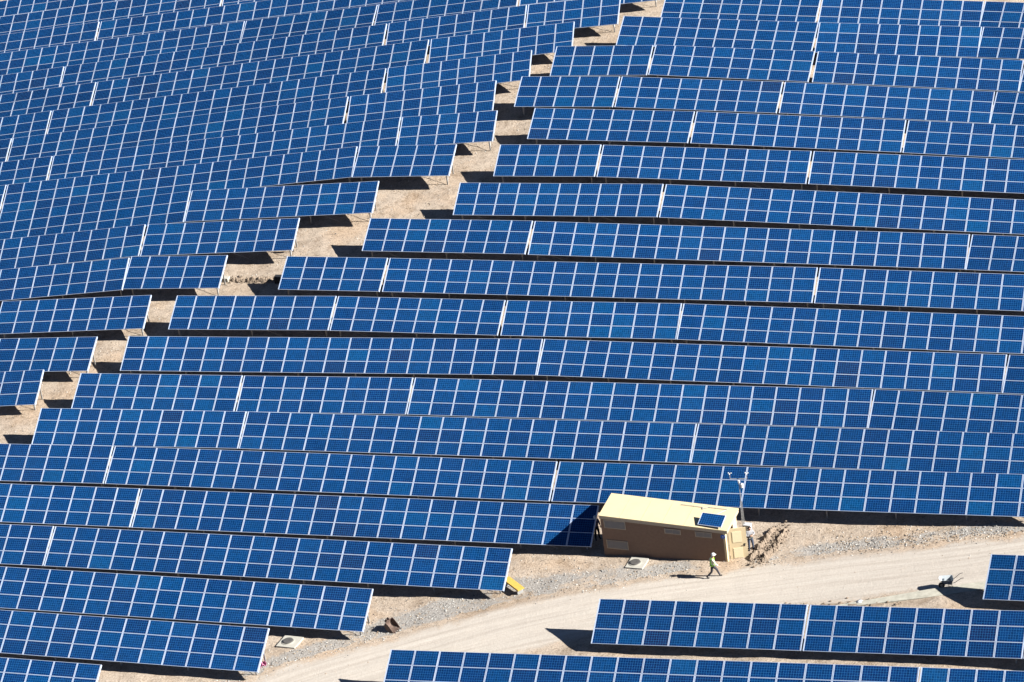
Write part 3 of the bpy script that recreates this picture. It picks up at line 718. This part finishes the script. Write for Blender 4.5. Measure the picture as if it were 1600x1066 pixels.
def chain(V, E, Rr, pts, start=None):
    prev = start
    for p, r in pts:
        V.append(tuple(p)); Rr.append(r); k = len(V)-1
        if prev is not None: E.append((prev, k))
        prev = k
    return prev
def make_person(loc, rz, label, J, shirt, trousers, vest=None, hat=None, hair=None, boots=M_BLACK):
    """J holds the joints in metres, facing +X, left hand +Y"""
    t = empty('person', loc, rz, label, 'person')
    V = []; E = []; Rr = []
    v3 = lambda k: Vector(J[k])
    pel, wai, che, nec, hd = v3('pelvis'), v3('waist'), v3('chest'), v3('neck'), v3('head')
    hdir = Vector((math.cos(J.get('turn', 0)), math.sin(J.get('turn', 0)), 0))
    p = chain(V, E, Rr, [(pel, (.15, .12)), (wai, (.135, .11)), (che, (.165, .12)), ((che+nec)/2+Vector((0, 0, .03)), (.11, .09)), (nec, .055), (hd-Vector((0, 0, .07)), .065), (hd, (.085, .095)), (hd+Vector((0, 0, .075)), (.075, .085))])
    chest_i = 2
    for s in 'lr':
        sh, el, wr, ha = v3('sh_'+s), v3('el_'+s), v3('wr_'+s), v3('ha_'+s)
        w_ = chain(V, E, Rr, [(sh, .062), ((sh+el)/2, .052), (el, .042), ((el+wr)/2, .038), (wr, .028), ((wr+ha)/2, (.036, .02)), (ha, (.038, .018))], chest_i)
        d = (ha-wr).normalized(); sd = d.cross(Vector((0, 0, 1)) if abs(d.z) < .9 else Vector((1, 0, 0))).normalized(); pn_ = d.cross(sd)
        for q, ln in enumerate((.075, .085, .08, .062)):
            b = ha+sd*(.027-.018*q)+d*.01
            chain(V, E, Rr, [(b, .0095), (b+d*ln*.5+pn_*.008, .0088), (b+d*ln*.85+pn_*.028, .007)], w_)
        th = (wr+ha)/2+sd*.03
        chain(V, E, Rr, [(th, .011), (th+sd*.028+d*.03, .0095), (th+sd*.03+d*.06+pn_*.01, .0075)], w_-1)
        hi, kn, an, to = v3('hip_'+s), v3('kn_'+s), v3('an_'+s), v3('to_'+s)
        chain(V, E, Rr, [(hi, .09), ((hi+kn)/2, .078), (kn, .056), ((kn+an)/2, .055), (an, .038), (an+(to-an)*.4-Vector((0, 0, .03)), .036), (to, .028)], 0)
    b = skin('body', V, E, Rr, M_SKIN, t)
    # trousers
    V = []; E = []; Rr = []
    chain(V, E, Rr, [(pel+Vector((0, 0, .09)), (.165, .135)), (pel, (.172, .14))])
    for s in 'lr':
        hi, kn, an = v3('hip_'+s), v3('kn_'+s), v3('an_'+s)
        chain(V, E, Rr, [(hi, .108), ((hi+kn)/2, .096), (kn, .076), ((kn+an)/2, .07), (an+Vector((0, 0, .03)), .062)], 1)
    skin('trousers', V, E, Rr, trousers, t, 2, 1)
    # shirt and sleeves
    V = []; E = []; Rr = []
    chain(V, E, Rr, [(pel+Vector((0, 0, .06)), (.17, .14)), (wai, (.158, .132)), (che, (.188, .142)), ((che+nec)/2+Vector((0, 0, .03)), (.125, .10)), (nec-Vector((0, 0, .03)), .075)])
    for s in 'lr':
        sh, el, wr = v3('sh_'+s), v3('el_'+s), v3('wr_'+s)
        e = wr if J.get('long', 1) else el
        pts = [(sh, .08), ((sh+el)/2, .068), (el, .058)] + ([((el+wr)/2, .052), (el+(wr-el)*.88, .045)] if J.get('long', 1) else [])
        chain(V, E, Rr, pts, 2)
    skin('shirt', V, E, Rr, shirt, t, 2, 1)
    if vest:
        V = []; E = []; Rr = []
        chain(V, E, Rr, [(pel-Vector((0, 0, .06)), (.185, .155)), (pel+Vector((0, 0, .06)), (.185, .155)), (wai, (.172, .148)), (che, (.205, .158)), ((che+nec)/2+Vector((0, 0, .04)), (.15, .12))])
        for s in 'lr': chain(V, E, Rr, [(v3('sh_'+s)*.75+che*.25+Vector((0, 0, .02)), .085)], 3)
        vs_ = skin('safety_vest', V, E, Rr, vest, t, 2, 2)
        bm = bmesh.new()
        lathe(bm, [(.192, -.03), (.196, -.03), (.196, .03), (.192, .03)], 24, 0, (0, 0, 0))
        for v_ in bm.verts: v_.co = Vector((v_.co.x*.80*1.02, v_.co.y*.98, v_.co.z)) + wai
        bm_obj('reflective_band', bm, M_WHITE, vs_)
    for s in 'lr':
        an, to = v3('an_'+s), v3('to_'+s); V = []; E = []; Rr = []
        chain(V, E, Rr, [(an+Vector((0, 0, .09)), .055), (an, .055), (an+(to-an)*.15-Vector((0, 0, .035)), .05), (an+(to-an)*.65-Vector((0, 0, .02)), (.052, .045)), (to, (.046, .034))])
        skin('boot', V, E, Rr, boots, t, 2)
    # face
    side = Vector((-hdir.y, hdir.x, 0))
    bm = bmesh.new(); nose = hd+hdir*.105-Vector((0, 0, .01)); bar(bm, nose+Vector((0, 0, .035))-hdir*.012, nose, .009, 6, .017); bm_obj('nose', bm, M_SKIN, b)
    bm = bmesh.new()
    for s in (-1, 1): bmesh.ops.create_icosphere(bm, subdivisions=1, radius=.013, matrix=Matrix.Translation(hd+hdir*.088+side*.033*s+Vector((0, 0, .022))))
    bar(bm, hd+hdir*.088+side*.025-Vector((0, 0, .055)), hd+hdir*.088-side*.025-Vector((0, 0, .055)), .007, 5)
    bm_obj('eyes_and_mouth', bm, M_BLACK, b)
    for s in (-1, 1):
        bm = bmesh.new(); bar(bm, hd+side*.088*s+Vector((0, 0, .02)), hd+side*.1*s-Vector((0, 0, .02)), .02, 8, .014); bm_obj('ear', bm, M_SKIN, b)
    if hat:
        bm = bmesh.new(); pr = [(.135, .0), (.138, .012), (.122, .016), (.118, .06), (.10, .10), (.06, .128), (.02, .136)]
        lathe(bm, pr, 24, 0, (0, 0, 0)); box(bm, (-.008, -.03, .02), (.16, .03, .022)); 
        for v_ in list(bm.verts):
            if v_.co.z < .03 and v_.co.x > .08: v_.co.x *= 1.18
            v_.co.x *= 1.08
        rot = Matrix.Rotation(J.get('turn', 0), 3, 'Z')
        for v_ in bm.verts: v_.co = rot @ v_.co + hd + Vector((0, 0, .045))
        bm_obj('hard_hat', bm, hat, t, True)
    if hair:
        bm = bmesh.new(); bmesh.ops.create_icosphere(bm, subdivisions=3, radius=.118)
        for v_ in list(bm.verts):
            if v_.co.dot(Vector((.8, 0, -.6))) > .035: bm.verts.remove(v_)
        for v_ in bm.verts: v_.co = Matrix.Rotation(J.get('turn', 0), 3, 'Z') @ v_.co + hd+Vector((0, 0, .02)) + Vector((0, 0, 0))
        bm_obj('hair', bm, hair, t, True)
    return t
WALK = dict(pelvis=(0, 0, .93), waist=(.03, 0, 1.10), chest=(.06, 0, 1.33), neck=(.09, 0, 1.53), head=(.13, 0, 1.66),
    sh_l=(.06, .19, 1.45), el_l=(-.14, .25, 1.23), wr_l=(-.12, .24, .98), ha_l=(-.11, .23, .89),
    sh_r=(.09, -.19, 1.45), el_r=(.20, -.25, 1.18), wr_r=(.40, -.22, .98), ha_r=(.46, -.21, .93),
    hip_l=(.0, .10, .88), kn_l=(.27, .10, .50), an_l=(.40, .10, .10), to_l=(.57, .11, .07),
    hip_r=(-.0, -.10, .88), kn_r=(-.08, -.10, .48), an_r=(-.40, -.10, .13), to_r=(-.24, -.11, .04))
M_HV = plain('hi_vis_green', (0.26, 0.80, 0.02), 0.6, 0, 0.06, 12)
M_SHIRT = plain('pale_shirt', (0.55, 0.50, 0.40), 0.8, 0, 0.08, 12)
M_GREYT = plain('grey_trousers', (0.04, 0.04, 0.05), 0.9, 0, 0.2, 14)
p1 = Vector((*PT_['person_walk'], 0)); p1.z = G(p1.x, p1.y)+.02
make_person(p1, math.radians(-8), 'person in white hard hat and green safety vest walking along the road', WALK, M_SHIRT, M_GREYT, M_HV, M_WHITE, None)
STAND = dict(pelvis=(0, 0, .95), waist=(0, 0, 1.12), chest=(.0, 0, 1.34), neck=(.01, 0, 1.54), head=(.05, 0, 1.67), turn=.25,
    sh_l=(.0, .20, 1.46), el_l=(.06, .29, 1.20), wr_l=(.26, .08, 1.26), ha_l=(.29, .0, 1.29),
    sh_r=(.0, -.20, 1.46), el_r=(.08, -.27, 1.20), wr_r=(.24, -.06, 1.20), ha_r=(.25, .03, 1.20),
    hip_l=(0, .10, .90), kn_l=(.03, .13, .50), an_l=(.0, .15, .10), to_l=(.17, .19, .04),
    hip_r=(0, -.10, .90), kn_r=(.02, -.12, .50), an_r=(-.02, -.13, .10), to_r=(.15, -.17, .04))
p2 = Vector((*PT_['person_door'], 0)); p2.z = G(p2.x, p2.y)+.02
make_person(p2, math.radians(-75), 'dark haired person with crossed arms standing behind the open cream door', STAND, plain('white_shirt', (.26, .26, .27), .8), plain('slate_trousers', (.05, .065, .10), .9), plain('dark_vest', (.05, .06, .04), .8), None, plain('dark_hair', (.02, .013, .01), .7))
STAND2 = dict(STAND); STAND2.update(turn=-.3, wr_l=(.08, .28, .98), ha_l=(.12, .28, .9), el_l=(-.02, .28, 1.2), wr_r=(.18, -.27, 1.0), ha_r=(.24, -.26, .94), el_r=(-.02, -.29, 1.2))
p3 = Vector((*PT_['person_left'], 0)); p3.z = G(p3.x, p3.y)+.02
make_person(p3, math.radians(-60), 'person in white cap and navy shirt at the left corner of the brown building', STAND2, plain('navy_shirt', (.03, .035, .12), .8), plain('black_trousers', (.012, .012, .014), .9), None, M_WHITE, None)

# ---------------------------------------------------------------- manholes on concrete pads
M_IRON = plain('cast_iron', (0.10, 0.095, 0.09), 0.7, 0.3, 0.25, 8)
for pts, lab in (([PT_['m1a'], PT_['m1b'], PT_['m1c'], PT_['m1d']], 'round iron manhole cover on a white concrete pad in front of the brown building'),
                 ([PT_['m2a'], PT_['m2b'], PT_['m2c'], PT_['m2d']], 'round rusty manhole cover on a white concrete pad between the gravel and shadow')):
    cx = sum(p[0] for p in pts)/4; cy = sum(p[1] for p in pts)/4; rz = math.atan2(pts[1][1]-pts[0][1], pts[1][0]-pts[0][0])
    u = Vector((math.cos(rz), math.sin(rz))); v = Vector((-u.y, u.x))
    W_ = (math.hypot(pts[1][0]-pts[0][0], pts[1][1]-pts[0][1]))*.5; D_ = (math.hypot(pts[3][0]-pts[0][0], pts[3][1]-pts[0][1]))*.5
    h = empty('manhole', (cx, cy, G(cx, cy)+.05), rz, lab, 'manhole', 'manholes on concrete pads')
    sx = (G(cx+u.x*.5, cy+u.y*.5)-G(cx-u.x*.5, cy-u.y*.5)); sy = (G(cx+v.x*.5, cy+v.y*.5)-G(cx-v.x*.5, cy-v.y*.5))
    h.rotation_euler = (Matrix.Rotation(rz, 3, 'Z') @ Matrix.Rotation(-math.atan(sx), 3, 'Y') @ Matrix.Rotation(math.atan(sy), 3, 'X')).to_euler()
    bm = bmesh.new(); box(bm, (-W_, -D_, -.15), (W_, D_, .07)); bmesh.ops.bevel(bm, geom=bm.edges[:], offset=.012, segments=1)
    bm_obj('concrete_pad', bm, M_CONC, h)
    bm = bmesh.new(); lathe(bm, [(.42, .071), (.42, .10), (.36, .10), (.36, .082), (.30, .082)], 28, 0, (-.12, 0, 0)); r_ = bm_obj('collar', bm, M_CONC, h)
    bm = bmesh.new(); lathe(bm, [(.33, .103), (.34, .11), (.34, .15), (.30, .165), (.2, .17)], 28, 0, (-.12, 0, 0)); bm_obj('cover', bm, M_IRON, h, False)

# ---------------------------------------------------------------- wheelbarrow
wb = Vector((*PT_['barrow'], 0)); wb.z = G(wb.x, wb.y)+.04
wr = empty('wheelbarrow', wb, math.radians(-6), 'empty galvanised wheelbarrow with black wheel parked on the edge of the dirt road', 'wheelbarrow')
M_TRAY = plain('galvanised_tray', (0.40, 0.44, 0.46), 0.5, 0.1, 0.08, 5); M_TRAY_SHADE = plain('galvanised_tray_shaded', (0.10, 0.13, 0.18), 0.6, 0, 0.1, 5)  # second metal is darker: shade on the tray's outer sides is painted in
bm = bmesh.new()
top = [(-.52, .0, .72), (-.44, .27, .70), (.28, .33, .66), (.36, .24, .66), (.36, -.24, .66), (.28, -.33, .66), (-.44, -.27, .70)]
bot = [(-.26, .0, .36), (-.22, .17, .35), (.18, .23, .33), (.24, .17, .33), (.24, -.17, .33), (.18, -.23, .33), (-.22, -.17, .35)]
c_in = Vector((0, 0, .62))
def shrink(p, k, dz): return (p[0]*k, p[1]*k, p[2]+dz)
Tn = len(top); To = [bm.verts.new(p) for p in top]; Bo = [bm.verts.new(p) for p in bot]
Ti = [bm.verts.new(shrink(p, .965, 0)) for p in top]; Bi = [bm.verts.new(shrink(p, .95, .02)) for p in bot]
for k in range(Tn):
    j = (k+1) % Tn
    bm.faces.new((To[k], To[j], Bo[j], Bo[k])).material_index = 1; bm.faces.new((Ti[j], Ti[k], Bi[k], Bi[j])); bm.faces.new((To[j], To[k], Ti[k], Ti[j]))
bm.faces.new(Bo); bm.faces.new(Bi[::-1]); bm_obj('tray', bm, [M_TRAY, M_TRAY_SHADE], wr)
M_TUBE = plain('dark_tube', (0.05, 0.05, 0.055), 0.5, 0.3)
bm = bmesh.new()
for s in (-1, 1):
    pl_ = [(-.36, .07*s, .20), (-.05, .14*s, .345), (.40, .22*s, .42), (.82, .27*s, .74), (.98, .28*s, .76)]
    for a, b in zip(pl_[:-1], pl_[1:]): bar(bm, a, b, .017, 8)
bar(bm, (-.0, -.15, .35), (-.0, .15, .35), .014, 6); bm_obj('handle_frame', bm, M_TUBE, wr)
for s in (-1, 1):
    bm = bmesh.new(); bar(bm, (.22, .18*s, .38), (.30, .20*s, .0), .015, 6); bar(bm, (.30, .20*s, .01), (.12, .20*s, .01), .015, 6); bar(bm, (.12, .2*s, .01), (.02, .15*s, .35), .013, 6)
    bm_obj('leg', bm, M_TUBE, wr)
bm = bmesh.new(); bar(bm, (-.36, -.045, .19), (-.36, .045, .19), .19, 24); wh = bm_obj('wheel', bm, M_BLACK, wr)
bm = bmesh.new(); bar(bm, (-.36, -.055, .19), (-.36, .055, .19), .09, 16); bm_obj('rim', bm, M_GALV, wh)

# ---------------------------------------------------------------- excavator bucket
bk = Vector((*PT_['bucket'], 0)); bk.z = G(bk.x, bk.y)+.02
M_RUST = plain('rusty_steel', (0.12, 0.082, 0.065), 0.75, 0.2, 0.35, 7)
b_ = empty('excavator_bucket', bk, math.radians(-38), 'rusty brown excavator bucket lying open on the gravel', 'bucket'); b_.scale = (.82, .82, .82)
prof = [(.52, .02), (.25, .0), (.0, .02), (-.2, .12), (-.3, .32), (-.28, .55), (-.12, .78)]
Wd = .42
bm = bmesh.new()
for (x0, z0), (x1, z1) in zip(prof[:-1], prof[1:]):
    n_ = Vector((z1-z0, 0, -(x1-x0))).normalized()*.03*-1
    hexa(bm, [(x0, -Wd, z0), (x1, -Wd, z1), (x1, Wd, z1), (x0, Wd, z0), (x0+n_.x, -Wd, z0+n_.z), (x1+n_.x, -Wd, z1+n_.z), (x1+n_.x, Wd, z1+n_.z), (x0+n_.x, Wd, z0+n_.z)])
bm_obj('shell', bm, M_RUST, b_)
for s in (-1, 1):
    bm = bmesh.new(); pr = prof+[(.1, .60)]
    A_ = [bm.verts.new((x, s*Wd+s*.002, z)) for x, z in pr]; B_ = [bm.verts.new((x, s*(Wd+.03), z)) for x, z in pr]
    bm.faces.new(A_); bm.faces.new(B_[::-1])
    for k in range(len(pr)): bm.faces.new((A_[k], A_[(k+1) % len(pr)], B_[(k+1) % len(pr)], B_[k]))
    bm_obj('side_plate', bm, M_RUST, b_)
for k in range(4):
    y = -Wd+.08+k*(2*Wd-.16)/3; bm = bmesh.new()
    hexa(bm, [(.50, y-.04, .0), (.72, y-.015, .0), (.72, y+.015, .0), (.50, y+.04, .0), (.50, y-.04, .06), (.72, y-.015, .02), (.72, y+.015, .02), (.50, y+.04, .06)]); bm_obj('tooth', bm, M_RUST, b_)
for s in (-1, 1):
    bm = bmesh.new(); hexa(bm, [(-.30, s*.13-.02, .50), (-.12, s*.13-.02, .80), (-.12, s*.13+.02, .80), (-.30, s*.13+.02, .50), (-.48, s*.13-.02, .68), (-.30, s*.13-.02, .95), (-.30, s*.13+.02, .95), (-.48, s*.13+.02, .68)]); bm_obj('mounting_lug', bm, M_RUST, b_)

# ---------------------------------------------------------------- yellow plank, extinguisher, small site litter
c = Vector((*PT_['plank'], 0)); c.z = G(c.x, c.y)
yb = empty('yellow_platform', c, math.radians(-61), 'yellow plank platform on short blocks beside the end of a table', 'platform')
bm = bmesh.new(); box(bm, (-.92, -.24, .42), (.92, .24, .47)); box(bm, (-.92, -.262, .36), (.92, -.242, .50)); bm_obj('deck', bm, plain('yellow_paint', (.50, .33, .07), .6, 0, .15, 4), yb)
for s in (-1, 1):
    bm = bmesh.new(); box(bm, (s*.7-.05, -.22, -.1), (s*.7+.05, .22, .418)); bm_obj('leg', bm, M_GALV, yb)

def at_ground(x, y, dz=0): return Vector((x, y, G(x, y)+dz))
fe = empty('fire_extinguisher', at_ground(*PT_['ext']), 0, 'small red fire extinguisher at the right end of a left field table', 'extinguisher')
bm = bmesh.new(); lathe(bm, [(.08, .0), (.11, .02), (.11, .46), (.07, .56), (.03, .6)], 16, 0, (0, 0, .55)); bm_obj('cylinder', bm, plain('red_paint', (.55, .02, .03), .4), fe)
bm = bmesh.new(); bar(bm, (0, 0, 1.14), (0, 0, 1.22), .025, 8); bar(bm, (-.02, 0, 1.22), (.12, 0, 1.25), .014, 6); bar(bm, (.02, 0, 1.18), (.13, 0, .8), .013, 6); bar(bm, (0, .0, .0), (0, .0, .56), .03, 6); bm_obj('valve_and_stand', bm, M_BLACK, fe)

def clod(bm, c, r, flat=.7, seed=0, mi=0):
    """an angular stone: a few vertices pushed in and out"""
    g = bmesh.ops.create_icosphere(bm, subdivisions=1, radius=r, matrix=Matrix.Translation(c))
    for v in g['verts']:
        d = v.co-Vector(c); k = 1+.45*noise.noise(Vector((seed*3.7+d.x*2/r, d.y*2/r, d.z*2/r)))
        v.co = Vector(c)+Vector((d.x*k, d.y*k*.85, d.z*k*flat))
c = at_ground(*PT_['pink']); pc = empty('pink_cloth', c, .4, 'crumpled pink cloth on the gravel at the end of a lower left table', 'cloth')
me = bpy.data.meshes.new('cloth'); n_ = 12
vs = [((i/n_-.5)*.62, (j/n_-.5)*.42, .14+.14*noise.noise(Vector((i*.35, j*.35, 5)))+.10*math.sin(i*1.1)) for j in range(n_+1) for i in range(n_+1)]
me.from_pydata(vs, [], [(j*(n_+1)+i, j*(n_+1)+i+1, (j+1)*(n_+1)+i+1, (j+1)*(n_+1)+i) for j in range(n_) for i in range(n_)])
me.materials.append(plain('pink_fabric', (.42, .14, .24), .8)); o = link('cloth', me, pc)
so = o.modifiers.new('t', 'SOLIDIFY'); so.thickness = .02

bm = bmesh.new(); box(bm, (-.45, -.25, -.2), (.45, .25, .32)); bmesh.ops.bevel(bm, geom=bm.edges[:], offset=.03, segments=1)
o = bm_obj('concrete_block', bm, M_CONC, None); o.location = at_ground(*PT_['block']); o.rotation_euler = (0, 0, math.radians(-21)); tag(o, 'pale concrete block at the left end of the rubble ridge', 'block')
bm = bmesh.new(); box(bm, (-.28, -.22, -.1), (.28, .22, .55)); bmesh.ops.bevel(bm, geom=bm.edges[:], offset=.03, segments=1)
o = bm_obj('black_crate', bm, M_BLACK, None); o.location = at_ground(*PT_['crate']); o.rotation_euler = (0, 0, math.radians(-21)); tag(o, 'black crate at the right end of the rubble ridge beside a table corner', 'crate')
bm = bmesh.new(); clod(bm, (0, 0, .06), .30, .3, 3)
o = bm_obj('white_sack', bm, M_WHITE, None, True); o.location = at_ground(*PT_['sack']); tag(o, 'white sack lying on the concrete strip left of the wheelbarrow', 'sack')

# ---------------------------------------------------------------- concrete strip along the lower edge of the road
bm = bmesh.new()
Apt, Bpt = Vector(PT_['cs_a']), Vector(PT_['cs_b']); L_ = (Bpt-Apt).length; d_ = (Bpt-Apt)/L_; nn_ = Vector((-d_.y, d_.x)); ns = 28
prev = None
for k in range(ns+1):
    p = Apt+d_*(L_*k/ns); w_ = .42*(min(1, .25+k/ns*1.6))
    row_ = []
    for s, z in ((-w_, -.3), (-w_, .09), (w_, .09), (w_, -.3)):
        q = p+nn_*s; row_.append(bm.verts.new((q.x, q.y, G(p.x, p.y)+z)))
    if prev:
        for j in range(3): bm.faces.new((prev[j], prev[j+1], row_[j+1], row_[j]))
    else: bm.faces.new(row_)
    prev = row_
bm.faces.new(prev)
tag(bm_obj('concrete_strip', bm, plain('rough_concrete', (.36, .345, .29), .9, 0, .2, 3, .1), None), kind='structure')

# ---------------------------------------------------------------- dug earth, rubble, loose stones
M_CLOD = plain('dug_earth', (0.21, 0.165, 0.125), 0.95, 0, 0.3, 3, .05)
def earth_ridge(name, P, width, height, label, rough=1.0, step=.09, stones=60, two=False):
    bm = bmesh.new(); Q = resample(P, step); nw = int(width/step); rows = []
    for i, (x, y) in enumerate(Q):
        a = Q[max(i-1, 0)]; b = Q[min(i+1, len(Q)-1)]; dx, dy = b[0]-a[0], b[1]-a[1]; L = math.hypot(dx, dy); px, py = -dy/L, dx/L
        end = smooth(0, .18, i/len(Q))*smooth(0, .18, 1-i/len(Q)); r = []
        for k in range(nw+1):
            o = (k/nw-.5)*width; X_, Y_ = x+px*o, y+py*o; v = Vector((X_, Y_, 0))
            if two: pr = math.exp(-((o-.28*width)/(.12*width))**2)+.8*math.exp(-((o+.22*width)/(.12*width))**2)
            else: pr = math.exp(-(o/(.24*width))**2)
            e = 1-smooth(.38, .5, abs(o)/width)
            z = height*pr*end*(.75+.7*noise.noise(v*1.4))+e*end*rough*(.10*noise.noise(v*3.5)+.07*noise.noise(v*8))
            r.append(bm.verts.new((X_, Y_, G(X_, Y_)+bumpy(X_, Y_, road_near(X_, Y_))+z-.02-.12*(1-e*end))))
        rows.append(r)
    for A_, B_ in zip(rows[:-1], rows[1:]):
        for k in range(nw): bm.faces.new((A_[k], A_[k+1], B_[k+1], B_[k]))
    rr = random.Random(5)
    for s in range(stones):
        x, y = rr.choice(Q); x += rr.gauss(0, width*.22); y += rr.gauss(0, width*.22)
        clod(bm, (x, y, G(x, y)+height*.35*rr.random()+.03), rr.uniform(.035, .10),   .7, s)
    return tag(bm_obj(name, bm, M_CLOD, None), label, 'dug earth', kind='stuff')
earth_ridge('dug_earth', [PT_['tr_a'], PT_['tr_b'], PT_['tr_c'], PT_['tr_d']], 1.7, .36, 'dug earth and clods beside a narrow trench right of the brown building', 2.0, .08, 110, True)
earth_ridge('rubble_ridge', [PT_['rid_a'], PT_['rid_b']], .9, .28, 'low ridge of broken rubble between the two fields', 1.8, .07, 90)
earth_ridge('soil_bank', [PT_['bank_a'], PT_['bank_b'], PT_['bank_c']], 1.6, .12, 'low soil bank at the lower edge of the dirt road', .8, .14, 60)

def stone_cloud():
    """loose grey chippings along the road edge and sparse stones between the tables: one mesh"""
    vs, fs, mats_ = [], [], []; rr = random.Random(11)
    def add(x, y, r, mi):
        z = G(x, y)+bumpy(x, y, road_near(x, y))+r*.25; b = len(vs); a = rr.random()*6.28
        c1, s1 = math.cos(a), math.sin(a); sx, sy, sz = r*rr.uniform(.8, 1.3), r*rr.uniform(.6, 1), r*rr.uniform(.5, .9)
        for px, py, pz in ((1, 0, 0), (0, 1, .1), (-1, .2, 0), (-.1, -1, 0), (.15, .1, 1), (0, 0, -1)):
            px *= sx; py *= sy; vs.append((x+px*c1-py*s1, y+px*s1+py*c1, z+pz*sz))
        for f in ((0, 1, 4), (1, 2, 4), (2, 3, 4), (3, 0, 4), (1, 0, 5), (2, 1, 5), (3, 2, 5), (0, 3, 5)): fs.append(tuple(b+q for q in f)); mats_.append(mi)
    for P, n_, w_ in ((G1, 3800, 1.25), (G2, 1100, .8)):
        Q = resample(P, .15)
        for _ in range(n_):
            x, y = rr.choice(Q); x += rr.gauss(0, w_); y += rr.gauss(0, w_)
            if gravel_amount(x, y) < rr.random()*.75: continue
            add(x, y, rr.choice((.022, .026, .03, .035, .045, .065)), rr.choice((0, 0, 0, 1, 2, 3)))
    def edge(P, n_, w_, r0, r1):
        Q = resample(P, .2)
        for _ in range(n_):
            x, y = rr.choice(Q); add(x+rr.gauss(0, w_), y+rr.gauss(0, w_), rr.uniform(r0, r1), rr.choice((1, 2, 3, 3)))
    aisle = [PT_['al_'+k] for k in 'abcdef']
    edge(aisle, 1800, 3.2, .025, .07)
    edge([PT_['pe_'+k] for k in 'abcdef'], 1500, 2.2, .02, .06)
    edge([PT_['pe_e'], PT_['pe_f']], 900, .8, .02, .07)
    me = bpy.data.meshes.new('gravel'); me.from_pydata(vs, [], fs)
    for n2, c_ in (('grey_stone', (.30, .295, .28)), ('pale_stone', (.46, .45, .42)), ('dark_stone', (.12, .115, .11)), ('tan_stone', (.30, .23, .16))): me.materials.append(plain(n2, c_, .9, 0, .1, 3, .1))
    me.polygons.foreach_set('material_index', mats_); return me
tag(link('gravel', stone_cloud()), 'loose grey chippings scattered along the dirt road', 'gravel', kind='stuff')
